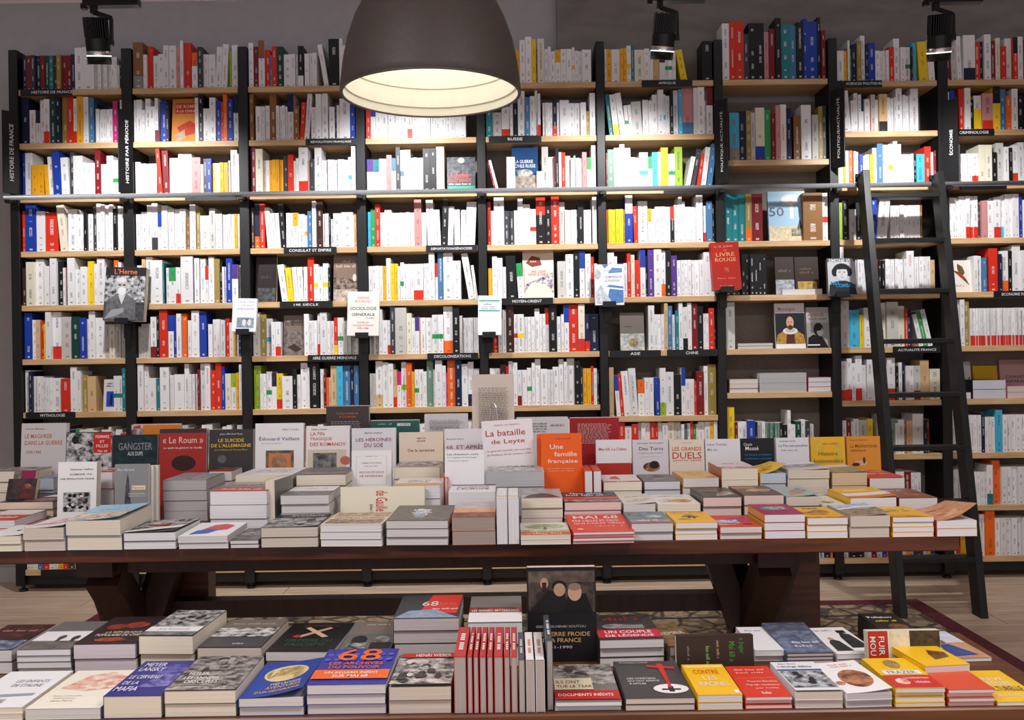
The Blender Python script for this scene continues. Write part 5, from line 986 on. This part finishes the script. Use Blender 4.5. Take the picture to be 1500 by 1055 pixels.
# ---------------------------------------------------------------- face-out books on the bookcase
GF = 'face-out books on the wall shelves'
def face(x0, x1, y0, y1, bay, row, cov, art, lab, tilt=7, Y=None, yaw=0, th=.02):
    Y = Y or D+.03
    stand(x0, x1, y0, y1, Y, th, cov, CR, art, lab, tilt=tilt, base=ZU(shelf_yu(bay, row)), name='face_out_book', group=GF, yaw=yaw)
face(250, 288, 143, 0, 1, 1, 'd98a3c', [R(.12, .66, .94, .9, 'c8301f'), T('DE ROME', .53, .79, .74, .075, 'f0e4d0'), T('À LA CHINE', .53, .69, .76, .075, 'f0e4d0'), P([(.2, .35), (.7, .5), (.95, .4), (.9, .2), (.4, .12)], 'c84428', 'b83820'), P([(.1, .15), (.5, .3), (.55, .1), (.2, .02)], '8ab8c0', 'd98a3c')], 'orange painted cover reading DE ROME À LA CHINE')
face(654, 696, 229, 0, 3, 2, '4a4a4e', photo(71, 0, .45, 1, 1, '38383c', '6a6a70', 4)+[E(.5, .9, .12, .08, 'c8c8cc'), T('LA GUERRE', .4, .4, .74, .1, 'e0503c'), T('ALLEMANDE', .44, .28, .86, .1, 'e0503c'), R(.04, 0, .98, .16, '2c9c84'), Q(20, .45, .2, .8, .04, 'd8d8d8')], 'grey photo cover with red title and green foot under the lamp')
face(749, 788, 213, 0, 4, 2, '244e80', [R(0, .6, 1, 1, '1e4474'), R(0, 0, 1, .35, 'b8a890', '6a6a70'), E(.5, .4, .3, .08, 'd8d0c0', '8a8478'), T('LA GUERRE', .46, .62, .7, .075, 'f0f0f4'), T('CIVILE RUSSE', .5, .52, .8, .075, 'f0f0f4'), T('1917-1922', .35, .43, .36, .04, 'c8d0dc')], 'blue cover titled LA GUERRE CIVILE RUSSE')
face(487, 524, 372, 0, 2, 4, '8a7264', [R(0, 0, 1, .3, 'd8ccc0', '9a8272'), Q(7, .6, .82, .5, .06, 'c8b8a4'), Q(15, .5, .72, .8, .06, 'c8b8a4'), R(0, .25, 1, .5, '3a2a26', 'a89484'), E(.85, .5, .08, .08, 'e0d4c8')], 'brown cover with line of dark soldiers in third bay')
face(373, 404, 372, 0, 2, 4, '231a18', [Q(7, .5, .5, .5, .06, '4a3c38'), R(.1, 0, .95, .3, '5a5a5c', '2c2c30')], 'almost black cover in third bay')
face(414, 446, 462, 0, 2, 5, '7a6a62', [R(0, 0, 1, .6, '8a7e78', '5c504c'), P([(.2, .2), (.6, .08), (.85, .16), (.5, .3)], '3a2a24'), Q(13, .5, .84, .7, .06, 'c8bcb0'), T('DU MONDE', .5, .74, .86, .07, '2a2220')], 'grey brown cover with a moored boat')
face(765, 811, 367, 0, 4, 4, 'e8d8c8', [P([(.1, .75), (.3, .9), (.55, .86), (.62, .7), (.3, .66)], '8a3c30'), P([(.05, .12), (.3, .34), (.75, .3), (.98, .1), (.98, .55), (.1, .3)], '3a4080', 'e8d8c8'), Q(5, .35, .76, .2, .04, 'd8b0a0'), T('UNE LIGNE', .5, .54, .5, .05, 'b04a44'), T('DANS LE SABLE', .5, .48, .64, .05, 'b04a44'), T('IRAN', .8, .26, .2, .04, 'e0dce4')], 'cream cover with maroon and blue map shapes')
face(908, 944, 458, 0, 5, 5, '7a7068', [R(0, 0, 1, .45, '8aa0a8', 'd8ccb8'), E(.55, .2, .2, .12, 'c89848', '44707c'), Q(4, .35, .62, .3, .04, '3a3430')], 'grey cover with colourful mosaic lower half')
face(1126, 1181, 279, 0, 6, 3, '9cc4dc', [R(0, .62, 1, 1, 'a4cce4'), R(0, .0, 1, .3, 'c8b48c', 'e0d4b0'), E(.62, .84, .26, .1, 'f0ece4'), R(.58, .45, .68, .82, 'eae6de'), T('ANNÉES', .2, .72, .34, .05, '8a9cb0'), T('50', .22, .5, .4, .18, '4a5c78'), P([(.76, .25), (.9, .25), (.84, .45)], '2a2a2c'), R(.6, .1, 1, .25, 'b0a484', '44423c')], 'pale blue cover with white mushroom cloud and 50')
face(1136, 1164, 376, 0, 6, 4, '3a2c26', [R(0, 0, 1, .4, 'b8bcc4', '77787c'), Q(7, .5, .6, .7, .08, '6a5c54')], 'dark brown cover with silvery foot')
face(1165, 1200, 376, 0, 6, 4, '33261f', [R(.1, .05, .9, .35, 'c8a458', '8a7434'), Q(6, .5, .66, .6, .06, '6a5440'), Q(7, .5, .56, .6, .06, '6a5440')], 'dark brown cover with golden label')
face(1136, 1180, 444, 0, 6, 5, 'e4e2e6', [T('Montaigne', .4, .82, .58, .09, 'c06a58'), R(0, .1, 1, .78, '1e2026'), P([(.0, .1), (.06, .3), (.3, .4), (.7, .4), (.94, .3), (1, .1)], 'c09a3c', '9a6a34'), P([(.34, .1), (.66, .1), (.62, .38), (.38, .38)], '6a2c24', '4a2420'), E(.5, .385, .25, .075, 'dcd8d4'), E(.5, .4, .17, .045, 'b8b4b2'), E(.5, .56, .145, .15, '3c2a20'), E(.5, .57, .125, .135, 'cfa184'), E(.5, .465, .09, .05, '4a3226'), E(.45, .585, .025, .009, '2c1c16'), E(.55, .585, .025, .009, '2c1c16'), R(.485, .52, .515, .58, 'b8866c')], 'white cover with portrait of a man wearing a ruff')
face(1182, 1219, 450, 0, 6, 5, 'b4b0ac', [T('Arendt', .4, .78, .66, .1, 'b8402c'), Q(12, .5, .7, .8, .03, '5a5654'), R(0, .0, 1, .62, '9a9692')]+[P([(.0, .0), (.05, .25), (.25, .33), (.6, .28), (.85, .0)], '161516'), E(.47, .45, .2, .17, '181617'), E(.53, .41, .13, .125, 'c4c0bc'), E(.45, .5, .17, .08, '181617'), E(.58, .43, .025, .008, '2a2828'), R(.0, .0, .2, .06, '161516')]+[R(0, .06, .5, .09, 'e0e0e0')], 'grey cover with dark haired profile photo')
face(150, 170, 556, 0, 0, 6, 'd8d4d0', [Q(6, .5, .84, .5, .06, '3a3a3a'), Q(8, .5, .76, .7, .06, '3a3a3a'), R(.22, .14, .9, .62, '2448c0'), P([(.45, .2), (.65, .18), (.7, .5), (.55, .58)], '141c3c')], 'white cover with blue panel and dark figure')
face(1393, 1424, 381, 0, 8, 4, 'ece6dc', [P([(.35, .9), (.6, .8), (.7, .6), (.55, .5), (.35, .7)], '7a6434', '4a3c24'), P([(.1, .7), (.5, .62), (.75, .4), (.9, .2), (.5, .45)], '3a2a20', 'c05030'), Q(7, .4, .18, .5, .05, 'c08a70')], 'white cover with green and black bird at right')
# flat piles on the seventh and ninth bays
def pile(x0, x1, ytop, bay, row, n, page, cov, desc, L=.17):
    Yp = D+.012; base = ZU(shelf_yu(bay, row)); p, q = at(x0, ytop, Yp), at(x1, ytop, Yp); h = p.z-base; th = h/n
    for k in range(n):
        book(Matrix.Translation((p.x, Yp+SR.uniform(0, .004), base+.0005+k*th)), q.x-p.x-.002, L, th-.0004, cov, page, None, '%s, %s from top of its pile' % (desc, ORD(n-k)), name='flat_book', group='books lying flat on the shelves')
pile(1069, 1111, 556, 6, 6, 3, 'ddd3ca', 'c8b8ac', 'cream paged book lying flat in the seventh bay')
pile(1113, 1182, 547, 6, 6, 4, 'b8b6b4', 'd8d6d4', 'silvery magazine lying flat in the seventh bay')
pile(1184, 1218, 553, 6, 6, 3, 'd8d8dc', 'd04a44', 'white paged book lying flat at right of seventh bay')
pile(1081, 1133, 503, 6, 5, 2, 'c8c6c6', '8a6a50', 'thin book lying flat left of the ruff portrait')
pile(1146, 1205, 424, 6, 4, 1, 'd8d8da', 'd0d0d4', 'pale book lying flat under the dark covers')
pile(1425, 1474, 557, 8, 6, 2, 'd4d4dc', '26262a', 'thick black book lying flat in the ninth bay')
pile(1476, 1512, 566, 8, 6, 2, 'd8ccc4', 'd8788c', 'pink book lying flat in the ninth bay')
pile(1400, 1423, 575, 8, 6, 1, 'd4d4dc', '3a3a44', 'grey book lying flat behind the ladder')
face(1411, 1424, 530, 0, 8, 6, 'e4e0e0', [P([(.3, .1), (.7, .1), (.9, .6), (.6, .5)], 'c02c28')], 'white cover with red shape behind the ladder', Y=D+.19)
face(1427, 1463, 536, 0, 8, 6, 'd8b020', None, 'plain mustard cover at the back of ninth bay', Y=D+.19)
face(1466, 1520, 527, 0, 8, 6, 'c4a09c', [T('CHANGER', .5, .5, .7, .08, '3a3a5c'), T('DISPARAITRE', .5, .38, .8, .08, '3a3a5c')], 'dusty pink cover reading CHANGER at right edge', Y=D+.19)
# books on brackets in front of the uprights
def bracket_book(x0, x1, y0, y1, th, cov, art, lab, roll=0, page=CR, Y=None):
    Y = Y or D-.085
    b = stand(x0, x1, y0, y1, Y, th, cov, page, art, lab, tilt=6, name='bracket_book', group='books shown on brackets in front of the uprights', roll=roll)
    c = at((x0+x1)/2, y1, Y); c.z -= abs(roll)*.0022
    h = tag(empty('book_bracket', (c.x, Y, c.z)), 'black ledge bracket under the '+lab, 'bracket', 'black book brackets')
    w = .045
    MB().box(-w, w, -.006, D-.008-Y, -.010, -.005).build('ledge', M_BLACK, h)
    MB().box(-w*.8, w*.8, -.016, -.011, -.010, .02).build('lip', M_BLACK, h)
    MB().box(-.02, .02, D-.014-Y, D-.008-Y, -.09, -.0105).build('back_plate', M_BLACK, h)
bracket_book(149, 209, 391, 470, .045, '3a3a3c', [R(0, .0, 1, 1, '38383a', '5a5a5c'), R(.0, .35, 1, .85, 'd0d0d2', '2c2c2e'), R(0, .84, 1, 1, '2c2a2c'), T("L'Herne", .5, .87, .56, .1, 'ee7a3c'), T('Freud', .7, .58, .4, .08, 'b8c4cc'), P([(.02, .02), (.08, .38), (.3, .5), (.6, .48), (.78, .36), (.8, .02)], '77777a', '5a5a5e'), P([(.34, .48), (.44, .3), (.52, .48)], 'd8d8da'), E(.42, .66, .145, .15, 'c0bebc'), E(.43, .55, .1, .08, 'e8e8e8'), E(.41, .76, .12, .05, 'dcdcdc'), E(.37, .665, .04, .014, '2c2c2c'), E(.48, .665, .04, .014, '2c2c2c'), P([(.02, .02), (.3, .08), (.5, .16), (.5, .24), (.2, .2)], 'a0a0a2')], 'grey book with photo of a bearded man', roll=-2)
bracket_book(338, 374, 437, 486, .02, 'eef0f4', [T('Roger Caillois', .6, .86, .6, .06, '9aa0a8'), T('Les jeux', .6, .76, .5, .06, '9aa0a8'), T('et les hommes', .55, .66, .7, .06, '9aa0a8'), R(.2, .12, .9, .42, '5c7488', 'a8b4bc'), E(.5, .27, .08, .1, 'e8e0dc'), E(.72, .27, .08, .1, 'e0d8d4')], 'small white book with blue photo strip', roll=-2)
bracket_book(507, 554, 427, 492, .028, 'efece4', [T('PIERRE', .5, .83, .36, .055, 'd88878'), T('BOURDIEU', .5, .75, .52, .055, 'd88878'), T('SOCIOLOGIE', .5, .58, .84, .075, '3a3a3c'), T('GÉNÉRALE', .5, .45, .72, .075, '3a3a3c'), T('VOLUME 2', .72, .39, .26, .025, '6a6a6c'), T('COURS AU', .5, .28, .38, .04, 'd88878'), T('COLLÈGE DE FRANCE', .5, .22, .66, .04, 'd88878'), T('1983-1986', .5, .15, .36, .04, 'd88878')], 'white book titled SOCIOLOGIE GÉNÉRALE', roll=-1)
bracket_book(699, 734, 433, 491, .02, 'eef0f6', [R(.04, .86, .92, .89, '3c9c94'), R(.04, .6, .92, .63, '3c9c94'), R(.04, .84, .92, .85, 'd89068'), Q(6, .45, .76, .4, .05, '8a9098'), Q(13, .48, .7, .64, .045, 'a8acb4'), Q(12, .48, .65, .64, .04, 'a8acb4')], 'small white book with two teal rules', roll=-1)
bracket_book(871, 914, 387, 447, .022, 'e8eaf0', [P([(.25, 1), (.5, 1), (.35, .9)], '4a74b0'), P([(.45, .78), (.95, .8), (.95, .9), (.6, .92)], '5a84bc'), P([(.4, 0), (.98, .06), (.98, .36), (.5, .4)], '4a74b0', '5a84bc'), P([(.4, .45), (.98, .4), (.98, .45), (.5, .5)], '5a84bc'), T('NOAM CHOMSKY', .6, .82, .56, .045, '8a9cb0'), T('COMPRENDRE', .64, .66, .6, .06, '8a9098'), T('LE POUVOIR', .6, .57, .52, .06, '8a9098'), P([(.02, .3), (.2, .5), (.55, .1), (.4, .02), (.05, .05)], 'a8b0b8', 'd8dce0'), E(.1, .76, .12, .12, 'c8ccd2', 'a0a4aa')], 'white and blue book with handshake and diagonal bars')
bracket_book(1044, 1086, 354, 424, .05, 'b0241a', [T('C. G. JUNG', .45, .88, .66, .05, 'd8a070'), T('LE', .5, .81, .1, .03, 'd8a070'), T('LIVRE', .5, .7, .66, .08, 'd8a070'), T('ROUGE', .5, .59, .74, .08, 'd8a070'), R(.44, .36, .58, .46, 'c86a44', 'b0241a'), Q(11, .5, .22, .66, .03, 'c88058'), Q(12, .5, .06, .5, .03, 'c88058')], 'thick red book titled LIVRE ROUGE', roll=2, Y=D-.11)
bracket_book(1213, 1255, 378, 432, .028, '8a8c90', [R(0, 0, 1, 1, 'c4c6ca'), R(0, .9, 1, 1, '5a5c60'), T('SIMONE VEIL', .5, .9, .9, .08, 'f0f0f4')]+[R(.4, .3, .6, .5, 'b0b0b4'), P([(.0, .0), (.05, .28), (.35, .38), (.65, .38), (.95, .28), (1, .0)], '2c2c30'), E(.5, .66, .32, .2, '222224'), E(.24, .62, .1, .12, '222224'), E(.76, .62, .1, .12, '222224'), E(.5, .58, .2, .19, 'd4d4d8'), E(.42, .75, .2, .06, '222224'), E(.62, .75, .16, .06, '222224'), E(.42, .61, .035, .011, '3a3a3c'), E(.58, .61, .035, .011, '3a3a3c'), R(.37, .635, .47, .642, '4a4a4c'), R(.53, .635, .63, .642, '4a4a4c'), R(.45, .47, .55, .482, '77777a'), R(.485, .52, .515, .58, 'b8b8bc')]+[T('MES', .24, .27, .3, .1, '2c9cd8'), T('COMBATS', .62, .2, .72, .1, '2c9cd8')], 'black and white portrait book with blue lettering', Y=D-.1)
